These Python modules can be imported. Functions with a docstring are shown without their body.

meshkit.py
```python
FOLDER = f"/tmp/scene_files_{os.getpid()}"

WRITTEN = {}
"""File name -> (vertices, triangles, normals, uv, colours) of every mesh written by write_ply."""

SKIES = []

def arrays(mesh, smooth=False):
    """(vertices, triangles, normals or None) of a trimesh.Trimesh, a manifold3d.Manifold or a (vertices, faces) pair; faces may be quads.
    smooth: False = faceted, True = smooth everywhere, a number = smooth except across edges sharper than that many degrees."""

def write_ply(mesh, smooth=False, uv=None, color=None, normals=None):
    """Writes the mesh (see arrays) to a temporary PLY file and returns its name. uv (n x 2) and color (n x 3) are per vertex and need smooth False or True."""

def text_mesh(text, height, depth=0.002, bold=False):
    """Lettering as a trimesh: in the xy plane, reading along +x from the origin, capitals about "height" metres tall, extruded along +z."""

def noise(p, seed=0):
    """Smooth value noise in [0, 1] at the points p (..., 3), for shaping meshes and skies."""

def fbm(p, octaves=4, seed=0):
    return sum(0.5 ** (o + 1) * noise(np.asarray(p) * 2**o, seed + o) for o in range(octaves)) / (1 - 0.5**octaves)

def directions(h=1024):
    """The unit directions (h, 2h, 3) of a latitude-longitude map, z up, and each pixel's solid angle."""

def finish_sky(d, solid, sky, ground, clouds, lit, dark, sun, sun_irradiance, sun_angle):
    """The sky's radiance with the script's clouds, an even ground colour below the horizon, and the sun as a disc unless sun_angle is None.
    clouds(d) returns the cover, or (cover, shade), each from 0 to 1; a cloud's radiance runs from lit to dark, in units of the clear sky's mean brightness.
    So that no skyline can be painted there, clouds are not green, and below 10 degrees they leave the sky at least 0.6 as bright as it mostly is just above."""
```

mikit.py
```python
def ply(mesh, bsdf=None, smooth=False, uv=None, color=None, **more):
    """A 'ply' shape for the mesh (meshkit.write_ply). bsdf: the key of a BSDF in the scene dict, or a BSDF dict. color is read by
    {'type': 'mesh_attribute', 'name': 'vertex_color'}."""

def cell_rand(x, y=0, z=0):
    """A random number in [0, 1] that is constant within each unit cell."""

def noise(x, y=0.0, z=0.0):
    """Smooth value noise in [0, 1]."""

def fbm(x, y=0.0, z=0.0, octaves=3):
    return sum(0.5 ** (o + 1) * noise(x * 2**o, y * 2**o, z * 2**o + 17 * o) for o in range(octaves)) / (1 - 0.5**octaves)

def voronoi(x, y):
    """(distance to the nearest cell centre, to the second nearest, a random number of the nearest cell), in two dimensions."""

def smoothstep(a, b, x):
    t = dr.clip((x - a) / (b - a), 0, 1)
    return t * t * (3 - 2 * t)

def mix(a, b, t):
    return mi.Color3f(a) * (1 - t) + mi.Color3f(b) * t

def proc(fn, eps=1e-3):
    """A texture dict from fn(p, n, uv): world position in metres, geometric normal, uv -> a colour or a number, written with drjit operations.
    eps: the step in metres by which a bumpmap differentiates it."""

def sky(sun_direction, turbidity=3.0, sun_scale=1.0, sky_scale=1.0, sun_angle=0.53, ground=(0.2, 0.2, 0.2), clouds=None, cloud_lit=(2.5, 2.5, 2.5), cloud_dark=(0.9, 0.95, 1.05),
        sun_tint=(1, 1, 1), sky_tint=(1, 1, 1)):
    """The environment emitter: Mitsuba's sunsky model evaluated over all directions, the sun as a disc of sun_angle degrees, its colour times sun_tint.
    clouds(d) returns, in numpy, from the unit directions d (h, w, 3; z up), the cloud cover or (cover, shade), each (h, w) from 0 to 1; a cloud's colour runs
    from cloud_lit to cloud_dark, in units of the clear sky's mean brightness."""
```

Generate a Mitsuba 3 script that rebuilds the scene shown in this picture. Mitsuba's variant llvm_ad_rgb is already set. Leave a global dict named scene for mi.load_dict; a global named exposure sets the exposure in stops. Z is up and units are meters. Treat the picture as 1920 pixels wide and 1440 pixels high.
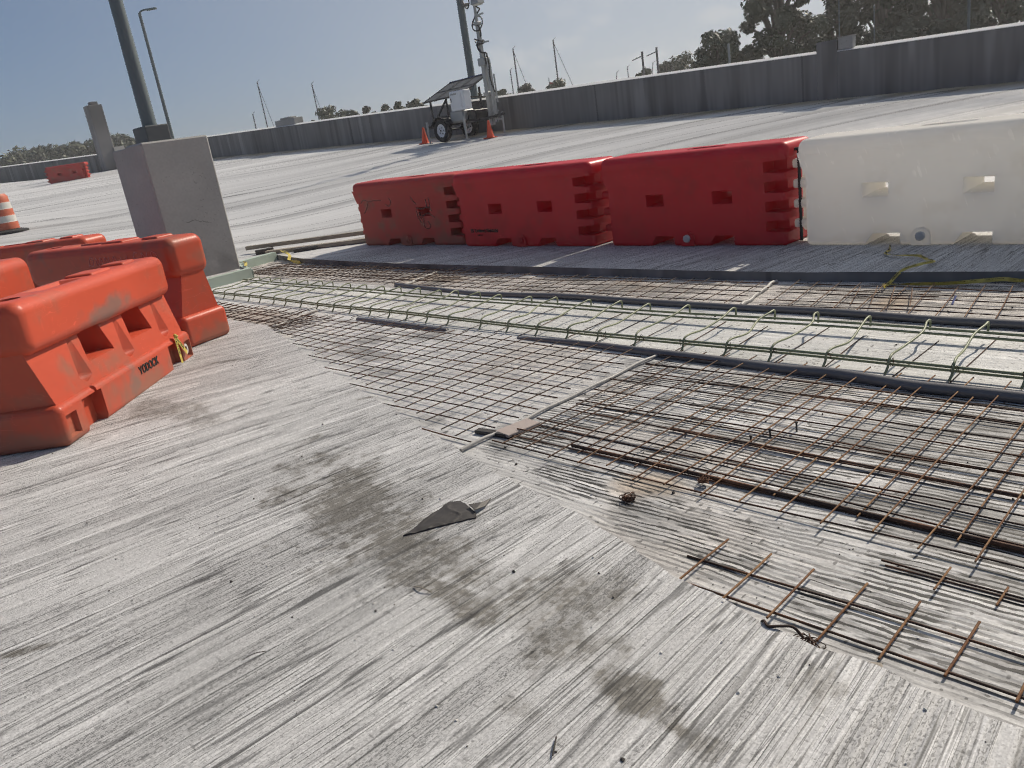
import math, random
import numpy as np, trimesh, drjit as dr, mitsuba as mi
import manifold3d as m3
from shapely.geometry import Polygon, LineString, box as sbox, Point
from shapely.ops import triangulate, unary_union
from shapely import constrained_delaunay_triangles
import mikit, meshkit
from mikit import noise, fbm, voronoi, smoothstep, mix, proc

T = mi.ScalarTransform4f
scene, labels = {}, {}

# ------------------------------------------------------------------ camera, sky, exposure
EYE = np.array([0, 0, 1.36])
YAW, PITCH, ROLL, FOC = -0.82980309, 0.310457506, 0.154337931, 1507.36325


def camera_axes():
    cy, sy = math.cos(YAW), math.sin(YAW)
    f = np.array([sy * math.cos(PITCH), cy * math.cos(PITCH), -math.sin(PITCH)])
    r = np.array([cy, -sy, 0.0])
    d = np.cross(f, r)
    c, s = math.cos(ROLL), math.sin(ROLL)
    return c * r + s * d, -s * r + c * d, f


_r, _d, _f = camera_axes()
scene['camera'] = {'type': 'perspective', 'fov_axis': 'x', 'fov': math.degrees(2 * math.atan(960 / FOC)), 'near_clip': 0.05, 'far_clip': 9000.0,
                   'to_world': T().look_at(origin=EYE.tolist(), target=(EYE + _f).tolist(), up=(-_d).tolist())}


SUN_EL, SUN_AZ = math.radians(40), math.radians(4)


def cloud_fn(d):
    el = np.degrees(np.arcsin(np.clip(d[..., 2], -1, 1)))
    az = np.degrees(np.arctan2(d[..., 0], d[..., 1]))
    q = np.stack([az * 0.42, el * 1.1, az * 0], -1)
    n = meshkit.fbm(q, 5, 3)
    win = np.clip((az + 50) / 6, 0, 1) * np.clip((el - 0.8) / 1.2, 0, 1) * np.clip((7.5 - el) / 3.5, 0, 1)
    puffs = np.clip((n - 0.53) / 0.16, 0, 1) * win
    q2 = np.stack([az * 0.05, el * 0.16, az * 0], -1)
    veil = np.clip(meshkit.fbm(q2, 4, 9) - 0.12, 0, 1) * 1.0
    # bright haze spreading round the sun
    sd = np.array([math.sin(SUN_AZ) * math.cos(SUN_EL), math.cos(SUN_AZ) * math.cos(SUN_EL), math.sin(SUN_EL)])
    ang = np.degrees(np.arccos(np.clip(d @ sd, -1, 1)))
    h = np.clip((82 - ang) / 46, 0, 1)
    return np.clip(puffs * 0.32 + h * h * (3 - 2 * h) * (0.60 + 0.32 * veil), 0, 0.9)


scene['sky'] = mikit.sky((math.sin(SUN_AZ) * math.cos(SUN_EL), math.cos(SUN_AZ) * math.cos(SUN_EL), math.sin(SUN_EL)), turbidity=3.5, sun_tint=(0.89, 0.985, 1.16), sky_scale=0.50, sky_tint=(0.99, 1.0, 1.07),
                         clouds=cloud_fn, cloud_lit=(3.3, 3.4, 3.52), cloud_dark=(2.0, 2.05, 2.15), ground=(0.22, 0.22, 0.22))
exposure = 1.8

# ------------------------------------------------------------------ helpers
rng = random.Random(7)
nrg = np.random.default_rng(11)


def key_for(name):
    if name not in scene and name not in labels:
        return name
    k = 1
    while f'{name}_{k:03d}' in scene or f'{name}_{k:03d}' in labels:
        k += 1
    return f'{name}_{k:03d}'


def thing(name, label=None, cat=None, group=None, kind=None):
    k = key_for(name)
    labels[k] = {}
    if label: labels[k]['label'] = label
    if cat: labels[k]['category'] = cat
    if group: labels[k]['group'] = group
    if kind: labels[k]['kind'] = kind
    return k


def part(parent, name, mesh, bsdf=None, smooth=30, label=None, kind=None, **more):
    k = key_for(f'{parent}__{name}')
    scene[k] = {**mesh, **more, 'bsdf': {'type': 'ref', 'id': bsdf}} if isinstance(mesh, dict) else mikit.ply(mesh, bsdf, smooth=smooth, **more)
    if label or kind:
        labels[k] = {}
        if label: labels[k]['label'] = label
        if kind: labels[k]['kind'] = kind
    return k


def single(name, mesh, bsdf, label=None, cat=None, smooth=30, group=None, kind=None):
    k = thing(name, label, cat, group, kind)
    scene[k] = mikit.ply(mesh, bsdf, smooth=smooth)
    return k


def tm(m):
    if hasattr(m, 'to_mesh'):
        q = m.to_mesh()
        return trimesh.Trimesh(np.array(q.vert_properties[:, :3]), np.array(q.tri_verts), process=False)
    return m


def cat(*ms):
    out = []
    for m in ms:
        out += [tm(x) for x in m] if isinstance(m, (list, tuple)) else [tm(m)]
    return trimesh.util.concatenate(out)


def bx(x0, x1, y0, y1, z0, z1):
    m = trimesh.creation.box(extents=(x1 - x0, y1 - y0, z1 - z0))
    m.apply_translation(((x0 + x1) / 2, (y0 + y1) / 2, (z0 + z1) / 2))
    return m


def mbx(x0, x1, y0, y1, z0, z1):
    return m3.Manifold.cube([x1 - x0, y1 - y0, z1 - z0]).translate([x0, y0, z0])


def hull(pts):
    return m3.Manifold.hull_points(np.asarray(pts, float))


def cbox(x0, x1, y0, y1, z0, z1, c=0.01):
    """a box with chamfered edges"""
    p = []
    for sx, ex in ((x0, 1), (x1, -1)):
        for sy, ey in ((y0, 1), (y1, -1)):
            for sz, ez in ((z0, 1), (z1, -1)):
                p += [[sx, sy + ey * c, sz + ez * c], [sx + ex * c, sy, sz + ez * c], [sx + ex * c, sy + ey * c, sz]]
    return hull(p)


def tube(pts, r, sides=7, caps=True):
    p = np.asarray(pts, float)
    r = np.broadcast_to(np.asarray(r, float), (len(p),))
    t = np.gradient(p, axis=0)
    t /= np.linalg.norm(t, axis=1, keepdims=True) + 1e-12
    up = np.array([0, 0, 1.0]) if abs(t[0][2]) < 0.9 else np.array([1.0, 0, 0])
    a = np.cross(up, t[0]); a /= np.linalg.norm(a)
    A = []
    for k in range(len(p)):
        a = a - t[k] * (a @ t[k]); a /= np.linalg.norm(a) + 1e-12
        A.append(a)
    A = np.array(A); B = np.cross(t, A)
    th = np.arange(sides) * 2 * np.pi / sides
    v = p[:, None] + r[:, None, None] * (np.cos(th)[None, :, None] * A[:, None] + np.sin(th)[None, :, None] * B[:, None])
    n = len(p)
    i, j = np.meshgrid(np.arange(n - 1), np.arange(sides), indexing='ij')
    q = np.stack([i * sides + j, i * sides + (j + 1) % sides, (i + 1) * sides + (j + 1) % sides, (i + 1) * sides + j], -1).reshape(-1, 4)
    f = np.vstack([q[:, [0, 1, 2]], q[:, [0, 2, 3]]])
    v = v.reshape(-1, 3)
    if caps:
        v = np.vstack([v, p[:1], p[-1:]])
        c0, c1 = len(v) - 2, len(v) - 1
        j = np.arange(sides)
        f = np.vstack([f, np.stack([np.full(sides, c0), (j + 1) % sides, j], 1), np.stack([np.full(sides, c1), (n - 1) * sides + j, (n - 1) * sides + (j + 1) % sides], 1)])
    return trimesh.Trimesh(v, f, process=False)


def curve(pts, n=24):
    """smooth (Catmull-Rom) curve through pts"""
    p = np.asarray(pts, float)
    q = np.vstack([2 * p[0] - p[1], p, 2 * p[-1] - p[-2]])
    out = []
    for k in range(1, len(q) - 2):
        for t in np.linspace(0, 1, max(2, n // (len(p) - 1)), endpoint=False):
            a, b, c, d = q[k - 1:k + 3]
            out.append(0.5 * ((2 * b) + (-a + c) * t + (2 * a - 5 * b + 4 * c - d) * t * t + (-a + 3 * b - 3 * c + d) * t ** 3))
    out.append(p[-1])
    return np.array(out)


def lathe(profile, sides=32, center=(0, 0, 0)):
    m = trimesh.creation.revolve(np.asarray(profile, float), sections=sides)
    m.apply_translation(center)
    return m


def beam(a, b, w, h):
    """a square bar from a to b"""
    a, b = np.asarray(a, float), np.asarray(b, float)
    L = np.linalg.norm(b - a); z = (b - a) / L
    up = np.array([0, 0, 1.0]) if abs(z[2]) < 0.95 else np.array([0, 1.0, 0])
    x = np.cross(up, z); x /= np.linalg.norm(x); y = np.cross(z, x)
    m = trimesh.creation.box(extents=(w, h, L))
    M = np.eye(4); M[:3, 0], M[:3, 1], M[:3, 2], M[:3, 3] = x, y, z, (a + b) / 2
    m.apply_transform(M)
    return m


def moved(m, x=0, y=0, z=0, rot=0):
    m = tm(m).copy()
    if rot: m.apply_transform(trimesh.transformations.rotation_matrix(rot, [0, 0, 1]))
    m.apply_translation((x, y, z))
    return m


def poly_faces(poly):
    """triangles (list of 3x2 arrays) of a shapely polygon with holes"""
    out = []
    for g in getattr(poly, 'geoms', [poly]):
        if g.is_empty or g.geom_type != 'Polygon' or g.area < 1e-9: continue
        for t in constrained_delaunay_triangles(g).geoms:
            c = np.array(t.exterior.coords)[:3]
            a = (c[1, 0] - c[0, 0]) * (c[2, 1] - c[0, 1]) - (c[1, 1] - c[0, 1]) * (c[2, 0] - c[0, 0])
            out.append(c if a > 0 else c[::-1])
    return out


def flat(poly, z):
    tris = np.array(poly_faces(poly))
    v = np.concatenate([tris.reshape(-1, 2), np.full((len(tris) * 3, 1), z)], 1)
    m = trimesh.Trimesh(v, np.arange(len(v)).reshape(-1, 3), process=False)
    m.merge_vertices()
    return m


def xform(x, y, z, rot=0.0, sx=1.0, sy=1.0, sz=1.0, tilt=0.0):
    return T().translate([x, y, z]).rotate([0, 0, 1], math.degrees(rot)).rotate([0, 1, 0], tilt).scale([sx, sy, sz])


# ------------------------------------------------------------------ materials
def principled(rgb, rough=0.7, metal=0.0, spec=0.5, **kw):
    c = {'type': 'rgb', 'value': list(rgb)} if not isinstance(rgb, dict) else rgb
    return {'type': 'twosided', 'bsdf': {'type': 'principled', 'base_color': c, 'roughness': rough, 'metallic': metal, 'specular': spec, **kw}}


def ell(x, y, cx, cy, a, b, ang, wob):
    """1 inside a ragged blot, 0 outside"""
    c, s = math.cos(ang), math.sin(ang)
    u = ((x - cx) * c + (y - cy) * s) / a
    v = ((y - cy) * c - (x - cx) * s) / b
    return smoothstep(1.25, 0.35, dr.sqrt(u * u + v * v) + wob)


STAINS = [(-2.72, 1.50, 0.60, 0.21, -0.30, 0.85), (-2.30, 1.40, 0.46, 0.17, -0.12, 0.7), (-1.85, 1.27, 0.38, 0.055, 0.0, 0.75),
          (-1.50, 1.42, 0.17, 0.20, 0.2, 0.55), (-1.42, 1.30, 0.20, 0.08, 0.1, 0.5), (-1.05, 1.23, 0.13, 0.055, -0.15, 0.95), (-0.90, 1.19, 0.10, 0.035, 0, 0.7),
          (-4.95, 1.66, 0.46, 0.16, 0.15, 0.5), (-5.72, 2.43, 0.22, 0.035, 0.72, 0.6), (-2.80, 0.29, 0.20, 0.018, 1.0, 0.6),
          (-1.27, 1.03, 0.07, 0.05, 0, 0.4), (-0.76, 1.52, 0.06, 0.07, 0, 0.45), (-3.8, 2.37, 0.10, 0.02, 0.9, 0.9), (-2.95, 1.68, 0.3, 0.12, 0.1, 0.35),
          (-0.45, 1.20, 0.05, 0.05, 0, 0.5)]


def tine(p):
    x, y = p.x, p.y
    dx, dy = x + 1.47, 16.8 - y
    th, r = dr.atan2(dx, dy), dr.sqrt(dx * dx + dy * dy)
    return th * 15.0, r


def deck_height(p):
    x, y = p.x, p.y
    s, r = tine(p)
    n2 = noise(s * 52 + 3, r * 1.6)
    n3 = noise(s * 120, r * 5.0)
    n4 = noise(s * 260 + 9, r * 22.0)
    return n2 * 0.45 + n3 * 0.35 + n4 * 0.2


def deck_color(p, n, uv):
    x, y = p.x, p.y
    s, r = tine(p)
    warp = (noise(s * 6, r * 2.2) - 0.5) * 0.02
    s = s + warp
    big = fbm(x * 0.9, y * 0.9, 0.0, 3)
    band = noise(s * 13, r * 0.45)
    n2 = noise(s * 54 + 3, r * 1.1)
    n3 = noise(s * 128, r * 2.6)
    n4 = noise(s * 430 + 9, r * 150.0)
    n5 = noise(s * 170 + 5, r * 11.0)
    sp = noise(x * 260, y * 260)
    pit = noise(x * 80, y * 80, 5.0)
    rough = smoothstep(0.42, 0.66, band * 0.5 + n2 * 0.5)
    brk = smoothstep(0.18, 0.48, n5 * 0.75 + 0.25 * noise(s * 7, r * 2.0))
    c1 = smoothstep(0.075, 0.0, dr.abs(n2 - 0.46)) * brk
    c2 = smoothstep(0.11, 0.0, dr.abs(n3 - 0.44)) * brk
    w1 = smoothstep(0.10, 0.0, dr.abs(n2 - 0.56)) + 0.8 * smoothstep(0.12, 0.0, dr.abs(n3 - 0.60))
    lines = dr.minimum(c1 * 0.80 + c2 * 0.80, 1.0)
    speck = smoothstep(0.44, 0.28, n4 * 0.72 + n5 * 0.28)
    tone = 0.47 * (0.80 + 0.30 * big) * (1 - 0.74 * lines) * (1 - (0.18 + 0.32 * rough) * speck) * (1 - 0.17 * rough)
    tone = tone * (1 + 0.30 * dr.minimum(w1, 1.0) * (1 - 0.6 * rough)) * (0.80 + 0.40 * sp)
    tone = tone * (1 - 0.4 * smoothstep(0.86, 0.95, pit))
    ridge = n2
    near = mi.Color3f(tone * 0.985, tone * 0.985, tone * 0.98)
    wob = (fbm(x * 6.5, y * 6.5, 2.0, 4) - 0.5) * 1.7 + (fbm(x * 30, y * 30, 2.0, 2) - 0.5) * 0.7 + (n3 - 0.5) * 0.35
    st = mi.Float(0)
    for cx, cy, a, b, ang, k in STAINS:
        st = dr.maximum(st, min(1.0, k * 1.22) * ell(x, y, cx, cy, a * 1.15, b * 1.15, ang, wob))
    crumb_ = smoothstep(0.40, 0.62, fbm(x * 60, y * 60, 8.0, 3))
    st = st * (0.68 + 0.55 * smoothstep(0.32, 0.60, n5 * 0.4 + fbm(x * 22, y * 22, 3.0, 3) * 0.6))
    near = near * (1 - dr.minimum(st * (0.75 + 0.40 * crumb_), 0.98) * mi.Color3f(0.66, 0.68, 0.715))
    # the farther pour: long drag lines running diagonally
    a = x * 0.788 - y * 0.616 + (noise(x * 0.13, y * 0.13) - 0.5) * 2.2
    b = x * 0.616 + y * 0.788
    l1 = noise(a * 1.05 + 2, b * 0.05)
    l2 = noise(a * 4.1, b * 0.22)
    l3 = noise(a * 15.0, b * 0.9)
    line = smoothstep(0.022, 0.0, dr.abs(l1 - 0.52)) + 0.75 * smoothstep(0.035, 0.0, dr.abs(noise(a * 0.62 + 7, b * 0.03) - 0.47))
    wear = smoothstep(0.44, 0.74, fbm(a * 0.45, b * 0.07, 4.0, 4))
    ft = 0.48 * (0.78 + 0.20 * l1 + 0.16 * l2 + 0.16 * l3 + 0.12 * (sp - 0.5)) * (1 - 0.42 * dr.minimum(line, 1.0) * 1.3) * (1 - 0.20 * wear)
    ft = ft * (1 - 0.25 * smoothstep(0.62, 0.8, noise(a * 2.2, b * 0.10, 3.0)))
    far = mi.Color3f(ft * 0.985, ft * 0.985, ft * 0.975)
    # yellowish silt along the foot of the far wall
    silt = smoothstep(17.6, 18.7, y + (fbm(x * 0.8, y * 0.8) - 0.5) * 1.2)
    far = far * (1 - silt * mi.Color3f(0.12, 0.28, 0.5))
    f = smoothstep(6.7, 7.6, y) + smoothstep(-8.6, -10.5, x)
    return mix(near, far, dr.minimum(f, 1.0))


cell_rand_ = mikit.cell_rand


def floor_parts(p):
    x, y = p.x, p.y
    yy = y + (noise(x * 1.3, y * 2) - 0.5) * 0.10 + (noise(x * 6, y * 6) - 0.5) * 0.012
    n2 = noise(x * 1.6, yy * 30)
    n3 = noise(x * 5.5, yy * 66 + 4)
    n4 = noise(x * 22, yy * 150)
    g = n2 * 0.34 + n3 * 0.42 + n4 * 0.24
    return g


def floor_color(p, n, uv):
    x, y = p.x, p.y
    g = floor_parts(p)
    sp = noise(x * 190, y * 190)
    big = fbm(x * 1.3, y * 1.3, 1.0, 4)
    mid = fbm(x * 3.7, y * 5.0, 7.0, 4)
    # how scored the floor is: bare between the green bars, scored elsewhere, smeared smooth near the curved edge
    clean = smoothstep(3.72, 3.86, y) * smoothstep(4.74, 4.64, y)
    left = smoothstep(-2.6, -2.95, x)
    amt = (0.42 + 0.95 * smoothstep(0.36, 0.58, mid)) * (1 - 0.88 * clean) * (1 - 0.72 * left * smoothstep(4.7, 4.4, y))
    amt = dr.minimum(amt, 1.0)
    groove = smoothstep(0.50, 0.33, g) * amt
    # tine marks: broken dark scores at a regular pitch
    t = (y + (noise(x * 2.1, y * 3.0, 2.0) - 0.5) * 0.045 + (noise(x * 17, y * 17) - 0.5) * 0.008) / 0.025
    idn = dr.floor(t)
    off = dr.abs(t - idn - 0.5)
    dash = smoothstep(0.24, 0.40, noise(x * 3.2 + cell_rand_(idn) * 50, idn * 3.7) * 0.7 + noise(x * 19, idn * 5.1) * 0.3)
    wid = 0.09 + 0.24 * noise(x * 9, idn * 2.3)
    amt = dr.minimum(amt * 1.3, 1.0)
    score = smoothstep(wid + 0.05, wid - 0.02, off + (noise(x * 60, y * 160) - 0.5) * 0.16) * dash * amt * (1 - 0.75 * left)
    blot = smoothstep(0.54, 0.72, fbm(x * 2.3 + 5, y * 4.2, 3.0, 4)) * (1 - 0.85 * clean)
    tone = 0.48 * (0.78 + 0.38 * big) * (1 - 0.45 * groove) * (1 - 0.94 * score) * (1 - 0.42 * blot) * (0.84 + 0.32 * sp)
    tone = tone * (1 + 0.22 * smoothstep(0.60, 0.75, g))
    feather = smoothstep(0.26, 0.04, y - dr.maximum(1.63, 1.39 - 0.26 * x) + (mid - 0.5) * 0.25)
    tone = dr.lerp(tone, 0.46 * (0.8 + 0.3 * big) * (0.88 + 0.24 * sp), 0.7 * feather)
    pit = noise(x * 55, y * 55, 9.0)
    tone = tone * (1 - 0.65 * smoothstep(0.84, 0.93, pit))
    c = mi.Color3f(tone * 0.985, tone * 0.985, tone * 0.98)
    gr = clean * 0.6
    c = c * (1 - gr * mi.Color3f(0.02, 0.0, 0.02)) * (1 + clean * 0.04)
    rust = smoothstep(0.56, 0.80, fbm(x * 1.9 + 11, y * 1.9, 5.0, 4)) * (1 - clean) * (0.22 + 0.3 * smoothstep(4.5, 4.9, y))
    rust = dr.maximum(rust, 0.8 * ell(x, y, -1.83, 2.28, 0.16, 0.13, 0.3, (mid - 0.5) * 1.2))
    rust = dr.maximum(rust, 0.85 * ell(x, y, -1.95, 5.2, 0.12, 0.22, 0.1, (mid - 0.5) * 1.2))
    rust = dr.maximum(rust, 0.5 * ell(x, y, -7.8, 3.5, 1.6, 0.35, 0, (mid - 0.5) * 1.2))
    c = c * (1 - rust * mi.Color3f(0.20, 0.36, 0.52))
    # dust left along the rebars of the upper strip
    dust = smoothstep(4.84, 4.95, y) * 0.5
    c = c * (1 - dust * mi.Color3f(0.05, 0.16, 0.26))
    return c


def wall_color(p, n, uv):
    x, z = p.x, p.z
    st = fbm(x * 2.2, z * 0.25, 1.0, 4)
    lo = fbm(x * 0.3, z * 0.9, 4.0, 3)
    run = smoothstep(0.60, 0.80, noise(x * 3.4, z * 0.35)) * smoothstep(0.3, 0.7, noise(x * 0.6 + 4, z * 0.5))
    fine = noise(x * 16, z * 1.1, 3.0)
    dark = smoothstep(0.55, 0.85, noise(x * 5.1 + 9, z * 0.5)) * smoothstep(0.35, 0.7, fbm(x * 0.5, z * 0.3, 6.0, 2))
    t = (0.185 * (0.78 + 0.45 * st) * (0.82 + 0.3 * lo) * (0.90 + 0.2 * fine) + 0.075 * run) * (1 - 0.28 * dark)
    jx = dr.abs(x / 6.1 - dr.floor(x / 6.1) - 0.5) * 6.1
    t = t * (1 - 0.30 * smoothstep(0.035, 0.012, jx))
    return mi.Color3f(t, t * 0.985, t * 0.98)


def pier_color(p, n, uv):
    q = fbm(p.x * 1.5 + p.y * 1.4, p.z * 1.6, 2.0, 4)
    sp = noise(p.x * 40 + p.y * 43, p.z * 45)
    t = 0.32 * (0.80 + 0.34 * q) * (0.95 + 0.1 * sp)
    hole = 0.5 * smoothstep(0.86, 0.95, noise(p.x * 46 + p.y * 43, p.z * 45, 3.0)) * smoothstep(0.5, 0.7, noise(p.x * 3 + p.y * 3, p.z * 3, 8.0))
    splash = smoothstep(0.45, 0.05, p.z + (fbm(p.x * 7 + p.y * 7, p.z * 7, 1.0, 3) - 0.5) * 0.5)
    t = t * (1 - 0.45 * hole) * (1 - 0.30 * splash)
    crack = smoothstep(0.008, 0.0, dr.abs(p.z - 0.70 - 0.05 * dr.sin((p.y - 4.4) * 9.0) - 0.03 * noise(p.y * 30, 0))) * smoothstep(4.5, 4.52, p.y) * smoothstep(4.86, 4.82, p.y)
    t = t * (1 - 0.5 * crack)
    return mi.Color3f(t, t * 0.99, t * 0.965)


def plastic(base, dirt, k, fade=0.15):
    b, d = mi.Color3f(base), mi.Color3f(dirt)

    def fn(p, n, uv):
        m = fbm(p.x * 2.7, p.y * 2.7, p.z * 3.5, 4)
        s = fbm(p.x * 11, p.y * 11, p.z * 7, 3)
        low = smoothstep(0.20, 0.0, p.z - 0.02) * (1 - smoothstep(7.6, 8.0, p.y))
        w = smoothstep(0.50, 0.78, m * 0.6 + s * 0.4 + low * 0.22) * k
        c = b * (1 - fade + 2 * fade * fbm(p.x * 1.1, p.y * 1.3, p.z * 1.2, 3))
        sc = smoothstep(0.70, 0.80, noise(p.x * 60 + p.z * 20, p.y * 60, p.z * 9)) * smoothstep(0.5, 0.7, s)
        c = c * (1 + 0.10 * sc)
        q = noise(p.x * 9 + p.z * 3, p.y * 9 - p.z * 2, p.z * 26)
        scr = smoothstep(0.012, 0.0, dr.abs(q - 0.5)) * smoothstep(0.52, 0.66, fbm(p.x * 3.1, p.y * 3.1, p.z * 3.1 + 7, 2))
        q2 = noise(p.x * 21 - p.z * 9, p.y * 21 + p.z * 11, p.z * 13 + 5)
        scr = scr + 0.7 * smoothstep(0.012, 0.0, dr.abs(q2 - 0.5)) * smoothstep(0.55, 0.68, fbm(p.x * 2.3 + 9, p.y * 2.3, p.z * 2.9, 2))
        run = smoothstep(0.62, 0.80, noise(p.x * 16, p.y * 16, p.z * 0.8)) * smoothstep(0.35, 0.65, m) * 0.22 * k
        c = c * (1 - w - (1 - w) * run) + d * (w + (1 - w) * run)
        return dr.lerp(c, dr.minimum(c * 1.35 + 0.02, 0.9), dr.minimum(scr * 0.55, 1.0))
    return fn


def orange_fn(p, n, uv):
    c = plastic((0.49, 0.078, 0.040), (0.24, 0.13, 0.09), 0.65)(p, n, uv)
    # rubbed grey tyre-mark on the rail of the front barrier
    u = -(p.x + 5.6) * 0.722 + (p.y - 1.75) * 0.691
    mark = smoothstep(1.0, 0.2, dr.sqrt(dr.square((u + 0.02) / 0.42) + dr.square((p.z - 0.60 - 0.05 * u) / 0.11)) + (fbm(p.x * 9, p.y * 9, p.z * 9) - 0.5) * 1.1)
    mark = mark * smoothstep(-0.16, -0.10, (p.x + 5.6) * 0.691 + (p.y - 1.75) * 0.722)
    mark2 = smoothstep(1.0, 0.3, dr.sqrt(dr.square((u + 0.05) / 0.10) + dr.square((p.z - 0.10) / 0.16)) + (fbm(p.x * 14, p.y * 14, p.z * 14) - 0.5) * 1.3)
    mark2 = mark2 * smoothstep(-0.08, -0.04, (p.x + 5.6) * 0.691 + (p.y - 1.75) * 0.722)
    m = dr.maximum(mark * 0.75, mark2 * 0.5)
    return c * (1 - m) + mi.Color3f(0.16, 0.14, 0.12) * m


def rust_fn(p, n, uv):
    q = fbm(p.x * 9, p.y * 9, p.z * 20, 3)
    s = noise(p.x * 90, p.y * 90, p.z * 90)
    k = smoothstep(0.35, 0.65, q)
    w = smoothstep(-3.2, -1.0, p.x)
    hi = mix((0.12, 0.078, 0.058), (0.23, 0.125, 0.058), w)
    lo = mix((0.06, 0.045, 0.04), (0.13, 0.055, 0.022), w)
    return mix(lo, hi, k) * (0.7 + 0.6 * s)


def dark_rust_shade_fn(p, n, uv):
    q = fbm(p.x * 7, p.y * 7, p.z * 20, 3)
    s = noise(p.x * 90, p.y * 90, p.z * 90)
    return mix((0.045, 0.028, 0.022), (0.12, 0.055, 0.03), smoothstep(0.4, 0.7, q)) * (0.7 + 0.6 * s)


def epoxy_fn(p, n, uv):
    q = fbm(p.x * 5, p.y * 5, p.z * 20, 3)
    rib = noise(p.x * 130, p.y * 130, p.z * 130)
    return mix((0.12, 0.142, 0.085), (0.24, 0.262, 0.155), q) * (0.75 + 0.5 * rib)


def wood_fn(p, n, uv):
    g = noise((p.x + p.y) * 3, (p.x - p.y) * 60, p.z * 60)
    return mix((0.20, 0.175, 0.145), (0.36, 0.32, 0.27), g)


def bark_fn(p, n, uv):
    return mix((0.05, 0.04, 0.03), (0.14, 0.115, 0.09), noise(p.x * 6, p.y * 6, p.z * 1.4))


def land_fn(p, n, uv):
    return mix((0.05, 0.065, 0.03), (0.16, 0.15, 0.10), fbm(p.x * 0.02, p.y * 0.02, 0.0, 4))


def tape_fn(p, n, uv):
    s = noise(p.x * 30, p.y * 30, p.z * 30)
    return mix((0.38, 0.30, 0.05), (0.58, 0.47, 0.10), s)


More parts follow.
